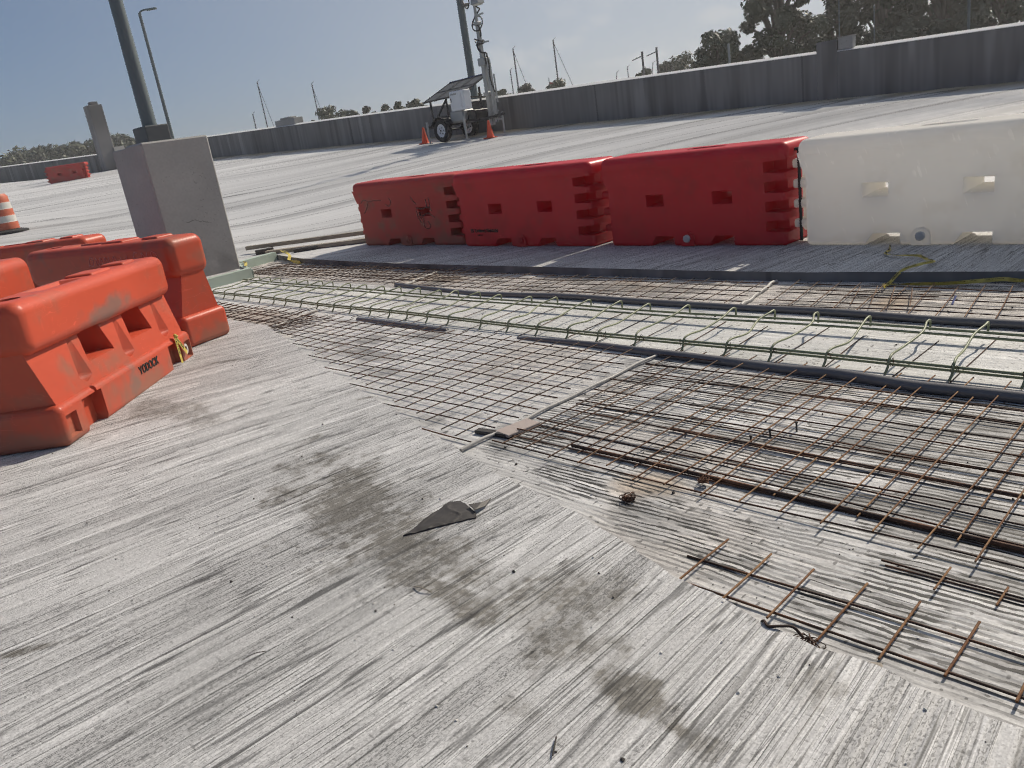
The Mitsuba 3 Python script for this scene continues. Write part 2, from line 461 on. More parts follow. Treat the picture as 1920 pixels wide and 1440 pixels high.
B = scene
B['m_deck'] = {'type': 'twosided', 'bsdf': {'type': 'bumpmap', 'arbitrary': proc(lambda p, n, uv: deck_height(p), eps=1.5e-3), 'scale': 0.006,
                                            'bsdf': {'type': 'principled', 'base_color': proc(deck_color), 'roughness': 0.62, 'specular': 0.5}}}
B['m_floor'] = {'type': 'twosided', 'bsdf': {'type': 'bumpmap', 'arbitrary': proc(lambda p, n, uv: floor_parts(p), eps=1.5e-3), 'scale': 0.006,
                                             'bsdf': {'type': 'principled', 'base_color': proc(floor_color), 'roughness': 0.65, 'specular': 0.5}}}
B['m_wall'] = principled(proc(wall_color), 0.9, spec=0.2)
B['m_cap'] = principled((0.60, 0.60, 0.59), 0.85, spec=0.2)  # paler than the wall: bright sunlit top edge put into the colour
B['m_pier'] = principled(proc(pier_color), 0.85, spec=0.3)
def glow(fn, rough, trans, wgt, spec=0.5):
    """moulded polyethylene: glossy skin that lets some light through its thin wall"""
    return {'type': 'blendbsdf', 'weight': wgt, 'a': principled(proc(fn), rough, spec=spec), 'b': shell(fn, rough, trans)}


def shell(fn, rough, trans):
    return {'type': 'principledthin', 'base_color': proc(fn), 'roughness': rough, 'eta': 1.5, 'diff_trans': trans}


B['m_red'] = glow(plastic((0.56, 0.024, 0.036), (0.36, 0.040, 0.035), 0.45), 0.38, 0.9, 0.45, 0.65)
B['m_red_old'] = glow(plastic((0.47, 0.065, 0.055), (0.28, 0.14, 0.10), 0.75), 0.42, 0.7, 0.35, 0.35)
B['m_white'] = shell(plastic((0.87, 0.86, 0.83), (0.68, 0.63, 0.55), 0.32, 0.05), 0.40, 0.85)
B['m_orange'] = glow(orange_fn, 0.40, 0.5, 0.25, 0.4)
B['m_rust'] = principled(proc(rust_fn), 0.75, spec=0.3)
B['m_dark_rust_shade'] = principled(proc(dark_rust_shade_fn), 0.75, spec=0.3)
B['m_epoxy'] = principled(proc(epoxy_fn), 0.5, spec=0.5)
B['m_hose'] = principled((0.115, 0.110, 0.115), 0.33, spec=0.6)
B['m_pvc'] = principled((0.34, 0.33, 0.315), 0.55)
B['m_green_steel'] = principled((0.36, 0.43, 0.37), 0.45)
B['m_grey_paint'] = principled((0.42, 0.44, 0.46), 0.4)
B['m_pole'] = principled((0.11, 0.135, 0.145), 0.45)
B['m_pole_base'] = principled((0.075, 0.08, 0.085), 0.6)
B['m_galv'] = principled((0.30, 0.31, 0.31), 0.45, metal=0.3)
B['m_black'] = principled((0.018, 0.018, 0.02), 0.45)
B['m_rubber'] = principled((0.022, 0.022, 0.023), 0.8)
B['m_rim'] = principled((0.62, 0.63, 0.65), 0.35)
B['m_panel'] = principled((0.055, 0.057, 0.055), 0.45)
B['m_blue_edge'] = principled((0.05, 0.07, 0.22), 0.4)
B['m_box_white'] = principled((0.62, 0.64, 0.66), 0.4)
B['m_cone'] = principled((0.62, 0.075, 0.025), 0.5)
B['m_drum_orange'] = principled((0.42, 0.10, 0.05), 0.55)
B['m_drum_white'] = principled((0.50, 0.485, 0.455), 0.45)
B['m_wood'] = principled(proc(wood_fn), 0.8, spec=0.2)
B['m_ply_wood'] = principled((0.36, 0.31, 0.285), 0.8, spec=0.2)
B['m_bark'] = principled(proc(bark_fn), 0.9, spec=0.1)
B['m_land'] = principled(proc(land_fn), 0.95, spec=0.1)
B['m_tape'] = principled(proc(tape_fn), 0.4)
B['m_ink'] = principled((0.012, 0.012, 0.013), 0.5)
B['m_felt'] = principled((0.040, 0.036, 0.034), 0.6)
B['m_chalk'] = principled((0.46, 0.17, 0.15), 0.7)
B['m_soot'] = principled((0.13, 0.045, 0.035), 0.7)
B['m_stone'] = principled((0.055, 0.05, 0.045), 0.9)
B['m_sail_mast'] = principled((0.10, 0.10, 0.11), 0.5)
B['m_hull'] = principled((0.6, 0.6, 0.6), 0.4)
B['m_lens'] = principled((0.55, 0.55, 0.5), 0.2)
for i, c in enumerate([(0.066, 0.078, 0.040), (0.050, 0.060, 0.034), (0.092, 0.098, 0.050), (0.058, 0.070, 0.045)]):
    B[f'm_leaf{i}'] = {'type': 'twosided', 'bsdf': {'type': 'principled', 'base_color': {'type': 'rgb', 'value': list(c)}, 'roughness': 0.5, 'specular': 0.35}}


# ------------------------------------------------------------------ the deck and the recess
def hf(x, y):
    """height of the parking deck: level by the barriers, climbing to the far wall"""
    w = np.clip((y - 7.0) / 11.7, 0, 1.3)
    lo = 0.5 * w * w / 0.12
    w = np.where(w < 0.12, lo, w - 0.06) * 1.06
    e = np.clip(-x - 11, 0, None)
    return (0.51 - 0.0345 * x) * w + 0.047 * e * e / (e + 2.0) * (1 - np.minimum(w, 1))


NEAR_EDGE = [(-8.058, 3.27), (-7.205, 3.228), (-6.549, 3.207), (-5.699, 2.954), (-4.773, 2.645), (-3.777, 2.378), (-3.17, 2.208), (-2.642, 2.065), (-2.319, 1.984), (-2.093, 1.939),
             (-1.798, 1.881), (-1.515, 1.789), (-1.257, 1.708), (-1.084, 1.688), (-0.931, 1.641), (-0.802, 1.646), (-0.67, 1.647), (-0.565, 1.627), (-0.472, 1.616), (-0.346, 1.606)]
FAR_EDGE = [(-10.34, 5.782), (-9.634, 5.711), (-9.082, 5.674), (-7.596, 5.600), (-5.543, 5.593), (-3.798, 5.585), (-2.796, 5.607), (-2.069, 5.684), (-1.387, 5.762)]


def ragged(pts, amp, step, seed):
    r = np.random.default_rng(seed)
    out = []
    for a, b in zip(pts[:-1], pts[1:]):
        a, b = np.array(a), np.array(b)
        n = max(1, int(np.linalg.norm(b - a) / step))
        for k in range(n):
            out.append(a + (b - a) * k / n + r.normal(0, amp, 2))
    out.append(np.array(pts[-1]))
    return [tuple(q) for q in out]


edge = ragged(NEAR_EDGE + [(0.2, 1.59), (1.2, 1.6), (3.0, 1.62)], 0.006, 0.05, 5)
recess = Polygon([(-10.02, 3.55), (-9.0, 3.33)] + edge + [(3.0, 6.0)] + ragged(FAR_EDGE[::-1], 0.003, 0.12, 6) + [(-11.27, 5.96), (-11.16, 5.31), (-10.15, 4.95), (-10.03, 4.05)]).buffer(0)
FLOOR_Z = -0.072

deck_poly = Polygon([(-80, -6), (8, -6), (8, 19.2), (-48.0, 19.2), (-50.2, 17.0), (-57.5, 15.3), (-80, 13.2)]).difference(recess)
V, F = [], []
for ix in range(-80, 8, 2):
    for iy in range(-6, 20, 1):
        cell = deck_poly.intersection(sbox(ix, iy, ix + 2, iy + 1))
        for t in poly_faces(cell):
            F.append([len(V), len(V) + 1, len(V) + 2]); V += t.tolist()
V = np.array(V)
dm = trimesh.Trimesh(np.column_stack([V, hf(V[:, 0], V[:, 1])]), np.array(F), process=False)
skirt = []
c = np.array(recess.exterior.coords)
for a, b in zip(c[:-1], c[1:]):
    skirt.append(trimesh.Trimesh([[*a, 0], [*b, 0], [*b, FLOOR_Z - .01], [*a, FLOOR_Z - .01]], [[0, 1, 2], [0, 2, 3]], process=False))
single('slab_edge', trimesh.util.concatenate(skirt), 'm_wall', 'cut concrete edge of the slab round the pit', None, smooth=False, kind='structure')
single('deck', dm, 'm_deck', 'broom-finished grey concrete parking deck', None, smooth=False, kind='structure')
single('recess_floor', flat(recess.buffer(0.02), FLOOR_Z), 'm_floor', 'scored concrete floor of the shallow repair pit', None, smooth=False, kind='structure')
single('land', trimesh.Trimesh([[-4000, -4000, -8], [4000, -4000, -8], [4000, 4000, -8], [-4000, 4000, -8]], [[0, 1, 2], [0, 2, 3]]), 'm_land', 'low land around the harbour', None, smooth=False, kind='structure')

# ------------------------------------------------------------------ far walls, column, pier
TOPS = [(8, 1.34), (-4.7, 1.735), (-8.0, 1.83), (-12.45, 1.99), (-19.0, 2.20), (-27.9, 2.54), (-39.0, 2.92), (-50.0, 3.30)]
WY = 18.8


def wall_run(pts, base_fn, thick=0.22, y0=None, dirn=None):
    """a parapet along pts [(x, y, top)], its inner face on the points, with a sloped pale cap"""
    rows = []
    for (x, y, top) in pts:
        zb = base_fn(x, y) - 0.3
        prof = [(0, zb), (0, top - 0.05), (thick, top - 0.055), (thick, zb - 3.0)]
        rows.append([(x + dirn[0] * d, y + dirn[1] * d, z) for d, z in prof])
    v = np.array(rows).reshape(-1, 3); k = len(rows[0])
    f = []
    for i in range(len(rows) - 1):
        for j in range(k - 1):
            a, b = i * k + j, i * k + j + 1
            f += [[a, a + k, b + k], [a, b + k, b]]
    for e in (0, (len(rows) - 1) * k):
        for j in range(1, k - 1):
            f.append([e, e + j, e + j + 1])
    return trimesh.Trimesh(v, f, process=False)


def wall_cap(pts, dirn, thick=0.22):
    v, f = [], []
    for x, y, top in pts:
        for d, z in ((-0.004, top - 0.049), (-0.004, top - 0.040), (thick * .8, top + .016), (thick + .01, top), (thick + .01, top - .049)):
            v.append((x + dirn[0] * d, y + dirn[1] * d, z))
    for i in range(len(pts) - 1):
        for j in range(5):
            a, b = i * 5 + j, i * 5 + (j + 1) % 5
            f += [[a, a + 5, b + 5], [a, b + 5, b]]
    return trimesh.Trimesh(v, f, process=False)


xs = [8, 3] + [-1.5 - 3.1 * k for k in range(16)]
tops = np.interp([-x for x in xs], [-a for a, _ in TOPS], [b for _, b in TOPS])
w = thing('parapet_wall', 'long streaky grey concrete parapet behind the light tower and the barrier row', 'wall')
part(w, 'panel', wall_run([(x, WY, t) for x, t in zip(xs, tops)], lambda x, y: float(hf(x, y)), dirn=(0, 1)), 'm_wall', smooth=25)
part(w, 'cap', wall_cap([(x, WY, t) for x, t in zip(xs, tops)], (0, 1)), 'm_cap', smooth=False, label='sloped cap with the sunlit edge put into its pale colour')
part(w, 'upstand', cat(cbox(-8.80, -8.335, WY - 0.012, WY + 0.3, 0.5, 2.05, .01)), 'm_wall', label='dark upright block breaking the wall top')
up = thing('junction_box', 'small pale concrete-coloured box on the wall top below the tall trees', 'box')
part(up, 'case', cbox(-8.32, -8.0, WY + 0.02, WY + 0.2, 1.82, 2.07, .008), 'm_pier')
part(up, 'lid', cbox(-8.335, -7.985, WY + 0.0, WY + 0.22, 2.07, 2.085, .004), 'm_pier')
up = thing('junction_box', 'wide pale box sitting on the wall top beside the left sailboat mast', 'box')
part(up, 'case', moved(cbox(-33.1, -31.5, WY + 0.05, WY + 0.5, 2.60, 2.93, .02)), 'm_pier')
part(up, 'lid', moved(cbox(-32.7, -31.9, WY + 0.1, WY + 0.45, 2.93, 3.0, .02)), 'm_pier')

w = thing('parapet_wall', 'far grey parapet at the left end of the deck, beside the corner column', 'wall')
pl = [(-49.4, 18.9), (-50.9, 17.7), (-58, 16.9), (-70, 15.2), (-95, 12.6)]
part(w, 'panel', wall_run([(x, y, float(hf(x, y)) + 0.95 + 0.002 * (-x - 50)) for x, y in pl], lambda x, y: float(hf(x, y)) - 1.0, dirn=(-0.1, 0.99)), 'm_wall', smooth=25)
part(w, 'cap', wall_cap([(x, y, float(hf(x, y)) + 0.95 + 0.002 * (-x - 50)) for x, y in pl], (-0.1, 0.99)), 'm_cap', smooth=False)
col = thing('concrete_column', 'square concrete column rising at the far left corner of the deck', 'column')
zc = float(hf(-50.4, 17.6))
part(col, 'shaft', moved(cbox(-.42, .42, -.38, .38, -0.5, 3.55, .03), -50.3, 17.6, zc), 'm_wall')
part(col, 'stub', moved(cbox(-.02, .36, -.2, .2, 3.55, 3.72, .02), -50.3, 17.6, zc), 'm_wall')
part(col, 'buttress', tm(hull([(-49.4, 17.9, zc - .3), (-49.9, 17.9, zc - .3), (-49.4, 18.5, zc - .3), (-49.9, 18.5, zc - .3), (-49.9, 17.9, zc + 1.2), (-49.9, 18.5, zc + 1.2), (-49.75, 17.9, zc + 1.2), (-49.75, 18.5, zc + 1.2)])), 'm_pier')

pier = thing('concrete_pier', 'broad grey concrete pier carrying the tall lamp pole at the left', 'pier')
part(pier, 'block', cbox(-11.30, -10.75, 4.20, 5.10, -0.1, 1.81, .022), 'm_pier')
part(pier, 'wing', cbox(-11.82, -11.303, 4.215, 5.0, -0.1, 1.785, .012), 'm_pier')

# the tall pole on the pier
pole = thing('lamp_pole', 'thick dark grey lamp pole standing on the concrete pier', 'pole')
part(pole, 'base_box', tm(cbox(-11.97, -11.53, 4.62, 4.95, 1.80, 2.05, .012)), 'm_pole_base')
part(pole, 'shaft', lathe([(0, 2.05), (.098, 2.05), (.092, 3.2), (.089, 3.22), (.080, 8.2), (0, 8.2)], 24, (-11.76, 4.79, 0)), 'm_pole', smooth=40)
part(pole, 'bracket', beam((-11.76, 4.79, 8.1), (-10.6, 4.3, 8.3), .07, .07), 'm_pole')
part(pole, 'lamp_head', moved(cbox(-.35, .35, -.15, .15, -.05, .06, .03), -10.4, 4.2, 8.32), 'm_pole')

# thin street lamp far behind
sl = thing('street_lamp', 'thin dark street lamp with a short arm beside the thick pole', 'street lamp')
SLX, SLY = -49.8, 21.43
part(sl, 'shaft', tube([(SLX, SLY, -8), (SLX, SLY, 10.4)], [.13, .085], 10), 'm_pole')
part(sl, 'arm', tube(curve([(SLX, SLY, 10.4), (SLX + .15, SLY + .12, 10.5), (SLX + .40, SLY + .38, 10.52)], 8), .045, 6), 'm_pole')
part(sl, 'lamp_head', moved(cbox(-.3, .3, -.1, .1, -.05, .05, .02), SLX + .55, SLY + .5, 10.5, rot=.75), 'm_pole')

# light pole behind the trailer
lp = thing('lamp_pole', 'plain grey lamp pole rising behind the light tower trailer', 'pole')
LX, LY = -32.24, 30.0
part(lp, 'shaft', tube([(LX, LY, -8), (LX, LY, 11.5)], [.22, .165], 16), 'm_pole', smooth=40)
part(lp, 'clamp', moved(cbox(-.05, .5, -.09, .09, -.07, .07, .01), LX, LY, 7.2), 'm_pole_base')
part(lp, 'cable_loop', tube(curve([(LX + .2, LY - .1, 8.0), (LX + .7, LY - .15, 7.6), (LX + .78, LY - .15, 7.2), (LX + .55, LY - .13, 7.0), (LX + .3, LY - .12, 7.4)], 20), .034, 6), 'm_black')

# ------------------------------------------------------------------ plastic barriers, knuckle type
def rbox(x0, x1, y0, y1, z0, z1, r=0.04, seg=16):
    s = m3.Manifold.sphere(r, seg)
    return m3.Manifold.batch_hull([s.translate([x, y, z]) for x in (x0 + r, x1 - r) for y in (y0 + r, y1 - r) for z in (z0 + r, z1 - r)])


BL, BH, BD = 2.02, 0.88, 0.52


def knuckle_barrier():
    body = rbox(0.055, BL - 0.03, 0.014, BD - 0.014, 0.0, 0.80, 0.04, 20) + rbox(0.0, BL, 0.0, BD, 0.70, BH, 0.07, 28)
    # head flares out of the body along a soft crease
    body = body + hull([(x, y, z) for x0, x1, a, b, z in ((0.055, BL - .03, .014, BD - .014, .60), (0.004, BL - .004, .004, BD - .004, .775)) for x in (x0, x1) for y in (a, b)])
    for z in (0.115, 0.285, 0.455, 0.625):
        body = body - hull([(x, y, zz) for x, a, b in ((BL - .22, z + .012, z + .100), (BL + .06, z - .002, z + .118)) for y in (-.1, BD * .40) for zz in (a, b)])
        body = body - hull([(x, y, zz) for x, a, b in ((BL - .10, z + .012, z + .100), (BL + .06, z - .002, z + .118)) for y in (BD * .39, BD + .1) for zz in (a, b)])
    for z in (0.125, 0.295, 0.465, 0.635):
        body = body + rbox(-0.105, 0.09, 0.13, BD - 0.13, z + .008, z + .084, 0.02, 10)
    body = body + rbox(-.055, .09, .20, .32, .10, .73, .015, 8)  # unseen web added to block light streaking through the gap
    c = BL / 2
    for s in (-1, 1):
        x, z = c + s * 0.37, 0.445
        rect = lambda w, h, y: [(x + i * w / 2, y, z + j * h / 2) for i in (-1, 1) for j in (-1, 1)]
        body = body - hull(rect(.23, .135, -.03) + rect(.13, .070, .15)) - hull(rect(.13, .070, .12) + rect(.13, .070, BD - .12)) - hull(rect(.23, .135, BD + .03) + rect(.13, .070, BD - .15))
    for a, b in ((-.50, -.18), (.16, .47)):
        body = body - hull([(c + a, y, -.05) for y in (-.1, BD + .1)] + [(c + b, y, -.05) for y in (-.1, BD + .1)] + [(c + a + .11, y, .10) for y in (-.1, BD + .1)] + [(c + b, y, .10) for y in (-.1, BD + .1)])
    body = body - m3.Manifold.cylinder(.2, .075, .075, 24).scale([1.5, 1.0, 1.0]).translate([c, BD / 2, BH - .07])
    body = body - hull([(c + .02, BD / 2 - .09, BH + .01), (c + .30, BD / 2 - .075, BH + .01), (c + .02, BD / 2 + .09, BH + .01), (c + .30, BD / 2 + .075, BH + .01), (c + .05, BD / 2 - .05, BH - .022), (c + .24, BD / 2 - .05, BH - .022), (c + .05, BD / 2 + .05, BH - .022), (c + .24, BD / 2 + .05, BH - .022)])
    plug = lathe([(0, 0), (.036, 0), (.036, .018), (.030, .026), (.012, .026), (.012, .036), (0, .036)], 20)
    plug.apply_transform(trimesh.transformations.rotation_matrix(math.pi / 2, [1, 0, 0])); plug.apply_translation((c - .02, -.006, .078))
    lug = hull([(c - .02 + .07 * math.cos(a), y, .078 + .066 * math.sin(a)) for a in np.linspace(0, math.pi, 12) for y in (-.006, .05)] + [(c - .02 + s * .07, y, .006) for s in (-1, 1) for y in (-.006, .05)])
    lid = lathe([(0, 0), (.070, 0), (.070, .006), (0, .008)], 24); lid.apply_scale([1.5, 1.0, 1.0]); lid.apply_translation((c, BD / 2, BH - .016))  # black disc painting the dark inside the open fill hole
    return body + lug, cat(plug), lid


_b, _p, _l = knuckle_barrier()
KB = {'body': mikit.ply(tm(_b), None, smooth=28), 'plug': mikit.ply(_p, None, smooth=28), 'lid': mikit.ply(_l, None, smooth=28)}


def put_barrier(x, y, z, rot, sx, mat, label, group, tilt=0.0, plugs=True, plugmat='m_white'):
    k = thing('water_barrier', label, 'barrier', group)
    M = xform(x, y, z, rot, sx, 1, 1, tilt)
    part(k, 'body', KB['body'], mat, to_world=M)
    part(k, 'fill_hole_shade', KB['lid'], 'm_black', to_world=M)  # added black disc, shade of the filling hole as colour
    if plugs:
        part(k, 'drain_plug', KB['plug'], 'm_drum_white' if plugmat == 'm_white' else plugmat, to_world=M, label='round pale drain plug')
    return k, M


def local(M, m):
    m = tm(m).copy(); m.apply_transform(np.array(M.matrix)); return m


def stroke(M, pts, w, y=-0.004, n=None):
    """a flat pen or spray stroke on the front face of a barrier"""
    p = curve(pts, n or 6 * len(pts))
    v, f = [], []
    t = np.gradient(p, axis=0); t /= np.linalg.norm(t, axis=1, keepdims=True) + 1e-9
    for i, (q, d) in enumerate(zip(p, t)):
        for s in (-1, 1):
            for yy in (y, y + .02):
                v.append([q[0] - s * d[1] * w / 2, yy, q[1] + s * d[0] * w / 2])
        if i:
            a, b = 4 * (i - 1), 4 * i
            for u, vv in ((0, 2), (2, 3), (3, 1), (1, 0)):
                f += [[a + u, a + vv, b + vv], [a + u, b + vv, b + u]]
    return local(M, trimesh.Trimesh(v, f, process=False))


def text_on(M, s, h, x, y, z, bold=False):
    m = meshkit.text_mesh(s, h, 0.004, bold)
    m.apply_transform(np.array([[1, 0, 0, x], [0, 0, -1, y], [0, 1, 0, z], [0, 0, 0, 1.0]]))
    return local(M, m)


GRP = 'water filled barriers in the row beyond the pit'
kw, MW = put_barrier(-3.275, 6.56, 0, 0.0, 1.0, 'm_white', 'off-white plastic barrier at the right end of the row', GRP)
k3, M3 = put_barrier(-5.37, 6.54, 0, 0.0, 1.0, 'm_red', 'red plastic barrier next to the white one, with a pale drain plug', GRP)
k2, M2 = put_barrier(-7.68, 6.54, 0, -0.01, 1.085, 'm_red', 'red plastic barrier with small black lettering low on its face', GRP, plugmat='m_red')
k1, M1 = put_barrier(-9.93, 6.60, 0.0, 0.012, 1.10, 'm_red_old', 'faded red barrier with scrawled marks at the left end of the row', GRP, plugmat='m_red_old')
k0, M0 = put_barrier(-1.18, 6.58, 0, 0.0, 1.0, 'm_white', 'second off-white barrier cut off by the right edge', GRP)
part(k2, 'lettering', cat(text_on(M2, 'United Rentals', .040, .27, .0105, .175, True)), 'm_ink', label='small black lettering', smooth=False)
part(k2, 'lettering', cat(text_on(M2, 'SAFETY', .018, .30, .0105, .132)), 'm_ink', smooth=False)
part(k2, 'logo', cat(local(M2, cat(mbx(.195, .205, .0105, .0145, .172, .217), mbx(.205, .24, .0105, .0145, .172, .182), mbx(.233, .243, .0105, .0145, .172, .217), mbx(.212, .228, .0105, .0145, .195, .217)))), 'm_ink', smooth=False)
scr = [([(.14, .60), (.20, .64), (.30, .62), (.24, .52), (.18, .46)], .010), ([(.62, .66), (.72, .67), (.77, .60), (.72, .54), (.66, .57)], .010), ([(1.16, .68), (1.20, .60), (1.26, .54)], .010),
       ([(1.44, .60), (1.45, .48)], .012), ([(1.50, .62), (1.50, .46)], .012), ([(1.24, .50), (1.34, .48), (1.48, .50), (1.52, .44)], .010), ([(1.28, .44), (1.30, .36), (1.36, .40), (1.46, .42), (1.56, .36)], .010),
       ([(1.36, .38), (1.34, .26), (1.40, .22), (1.46, .26), (1.42, .32)], .010), ([(.32, .62), (.46, .63), (.58, .62)], .008), ([(1.24, .46), (1.26, .36), (1.30, .30)], .012)]
part(k1, 'graffiti', cat([stroke(M1, p, wd, y=.011) for p, wd in scr]), 'm_soot', label='scrawled dark marks', smooth=False)
zt = float(hf(-47.0, 14.2))
kf, MF = put_barrier(-47.36, 13.35, zt - .08, math.atan2(1.5, 1.15), 1.0, 'm_red_old', 'lone red barrier far off at the left, near the column', None, plugs=False)
kp = thing('barrier_pin', 'thin steel pin through the knuckles between the red and the white barrier', 'pin')
part(kp, 'rod', tube([(-3.318, 6.70, 0.02), (-3.318, 6.70, 0.80)], .014, 8), 'm_black')
part(kp, 'head', tube([(-3.35, 6.70, .80), (-3.285, 6.70, .80)], .014, 8), 'm_black')

# ------------------------------------------------------------------ orange barriers with windows (left)
YL, YD = 1.96, 0.46


def window_barrier(H):
    s = H / 0.82
    b = rbox(0, YL, 0, YD, 0, .235, .042, 18)
    b = b + hull([(x, y, .225) for x in (.05, YL - .05) for y in (.035, YD - .035)] + [(x, y, .575) for x in (.02, YL - .02) for y in (.125, YD - .125)])
    b = b + rbox(-.005, YL + .005, .045, YD - .045, .525, .82, .072, 24)
    slope = lambda z: .035 + (.125 - .035) * (z - .235) / .34
    for x0 in (.56, 1.16):
        b = b - hull([(x0 + a, y, z) for y in (-.1, YD + .1) for a, z in ((.01, .36), (.34, .36), (.04, .535), (.31, .535))])
        for y0, y1 in ((-.02, .10), (YD + .02, YD - .10)):
            b = b - hull([(x0 + a, y0, z) for a, z in ((-.005, .335), (.355, .335), (.02, .545), (.33, .545))] + [(x0 + a, y1, z) for a, z in ((.01, .36), (.34, .36), (.04, .535), (.31, .535))])
    for xp in (.46, 1.06, 1.66):
        for side in (0, 1):
            f = (lambda y: y) if side == 0 else (lambda y: YD - y)
            sp = lambda x, z, r, o: m3.Manifold.sphere(r, 16).translate([x, f(slope(z) + o), z])
            b = b - m3.Manifold.batch_hull([sp(xp + .02, .535, .012, -.005), sp(xp - .02, .31, .052, .0), sp(xp + .055, .30, .02, -.012), sp(xp + .045, .50, .012, -.01)])
    for x0, x1 in ((.24, .48), (1.52, 1.74)):
        for y0, y1 in ((-.1, .075), (YD - .075, YD + .1)):
            b = b - mbx(x0, x1, y0, y1, -.1, .20)
    for x0, x1 in ((.035, .165), (1.80, 1.925)):
        b = b - hull([(x, y, z) for x in (x0, x1) for z in (.035, .175) for y in (-.02,)] + [(x, .03, z) for x in (x0 + .015, x1 - .015) for z in (.05, .16)])
    b = b - m3.Manifold.cylinder(.2, .075, .075, 24).translate([.22, YD / 2, .79])
    b = b - hull([(x, y, .83) for x in (.48, .95) for y in (YD / 2 - .09, YD / 2 + .09)] + [(x, y, .80) for x in (.52, .90) for y in (YD / 2 - .06, YD / 2 + .06)])
    b = b + rbox(1.02, 1.30, YD / 2 - .10, YD / 2 + .10, .79, .836, .02, 10) + rbox(1.52, 1.72, YD / 2 - .08, YD / 2 + .10, .79, .838, .02, 10)
    b = b - m3.Manifold.cylinder(.3, .022, .022, 12).translate([.42, .018, .1])
    b = b - m3.Manifold.cylinder(.3, .022, .022, 12).translate([1.66, .018, .1])
    return b.scale([1, 1, s])


_wb = window_barrier(.82)
WB = mikit.ply(tm(_wb), None, smooth=30)
CAP = lathe([(0, 0), (.07, 0), (.07, .012), (.055, .02), (0, .02)], 24, (.22, YD / 2, .775))
G2 = 'orange barriers crowded together at the left'


def put_window_barrier(x, y, ang, label, sz=1.0, z=0.0, tilt=0.0):
    """x, y: the near front corner of the foot; ang: the direction of its long side"""
    k = thing('water_barrier', label, 'barrier', G2)
    M = xform(x, y, z, ang, 1, 1, sz, tilt)
    part(k, 'body', WB, 'm_orange', to_world=M)
    part(k, 'fill_cap', local(M, CAP), 'm_black')
    return k, M


# local +x runs along the barrier, local +y to its back, so the visible front faces -y
A0, A1 = (-4.90, 1.07), (-6.30, 2.43)
ka, MA = put_window_barrier(*A0, math.atan2(A1[1] - A0[1], A1[0] - A0[0]), 'scuffed orange barrier nearest the camera, with window openings and black lettering on its foot', 1.03, 0.0, 1.2)
kb, MB = put_window_barrier(-8.40, 1.92, math.atan2(.297, .955), 'orange barrier behind the nearest one, its shaded side scratched with pale writing', 1.09)
kc, MC = put_window_barrier(-5.63, 0.37, math.atan2(.691, -.722), 'orange barrier at the left picture edge, squeezed in behind the nearest one', 1.16)
kd, MD = put_window_barrier(-11.45, 1.95, math.atan2(.46, .89), 'farthest orange barrier of the left group, only its glossy top showing', 1.06)
part(ka, 'lettering', text_on(MA, 'YODOCK', .052, 1.00, -.001, .135, True), 'm_ink', label='worn black lettering', smooth=False)
ring = trimesh.creation.annulus(.022, .040, .008, sections=24); ring.apply_transform(trimesh.transformations.rotation_matrix(math.pi / 2, [1, 0, 0])); ring.apply_translation((1.862, .022, .105))
part(ka, 'plug_ring', local(MA, ring), 'm_drum_white', label='white ring round the drain plug')
tagb = [([(.92, .66), (.94, .72), (.99, .73), (.97, .67), (.92, .68)], .006), ([(1.02, .66), (1.03, .73), (1.06, .67), (1.09, .73), (1.11, .66)], .006), ([(1.14, .66), (1.15, .73), (1.19, .67), (1.20, .73)], .006),
        ([(1.24, .65), (1.27, .73), (1.32, .66)], .006), ([(1.35, .72), (1.40, .66), (1.44, .73)], .006), ([(1.52, .66), (1.53, .74), (1.58, .74)], .006), ([(1.52, .70), (1.57, .70)], .006),
        ([(1.62, .66), (1.63, .74), (1.68, .66), (1.69, .74)], .006), ([(1.74, .66), (1.75, .74), (1.80, .72), (1.80, .67), (1.74, .66)], .006), ([(1.0, .60), (1.15, .62), (1.3, .60)], .005)]
part(kb, 'graffiti', cat([stroke(MB, p, wd, y=.042) for p, wd in tagb]), 'm_chalk', label='pale scratched writing', smooth=False)

# ------------------------------------------------------------------ traffic drum, cones
def GZ(x, y): return float(hf(x, y))


dx_, dy_ = -24.9, 5.66
dz_ = GZ(dx_, dy_)
drum = thing('traffic_drum', 'orange and white striped traffic drum cut by the left picture edge', 'traffic drum')
part(drum, 'base', lathe([(0, 0), (.52, 0), (.52, .04), (.36, .08), (0, .08)], 24, (dx_, dy_, dz_)), 'm_rubber')
prof = [(.325, .09), (.322, .27), (.312, .28), (.310, .44), (.300, .45), (.298, .61), (.288, .62), (.286, .78), (.276, .79), (.272, .93), (.22, 1.0), (.06, 1.01), (0, 1.01)]
zs = [(0, 2, 'm_drum_orange'), (1, 4, 'm_drum_white'), (3, 6, 'm_drum_orange'), (5, 8, 'm_drum_white'), (7, 13, 'm_drum_orange')]
for a, b, m in zs:
    part(drum, 'band' if m == 'm_drum_orange' else 'stripe', lathe([(r, z) for r, z in prof[a:b]], 28, (dx_, dy_, dz_)), m, smooth=35)
part(drum, 'handle', tube(curve([(dx_ - .08, dy_, dz_ + .98), (dx_ - .06, dy_, dz_ + 1.06), (dx_ + .06, dy_, dz_ + 1.06), (dx_ + .08, dy_, dz_ + .98)], 12), .018, 6), 'm_cone')


def cone(x, y, label):
    z = GZ(x, y)
    k = thing('traffic_cone', label, 'cone', 'cones by the light tower')
    part(k, 'base', moved(cbox(-.17, .17, -.17, .17, 0, .03, .01), x, y, z, .4), 'm_cone')
    part(k, 'cone', lathe([(.125, .03), (.112, .05), (.030, .50), (.02, .51), (0, .51)], 20, (x, y, z)), 'm_cone', smooth=40)


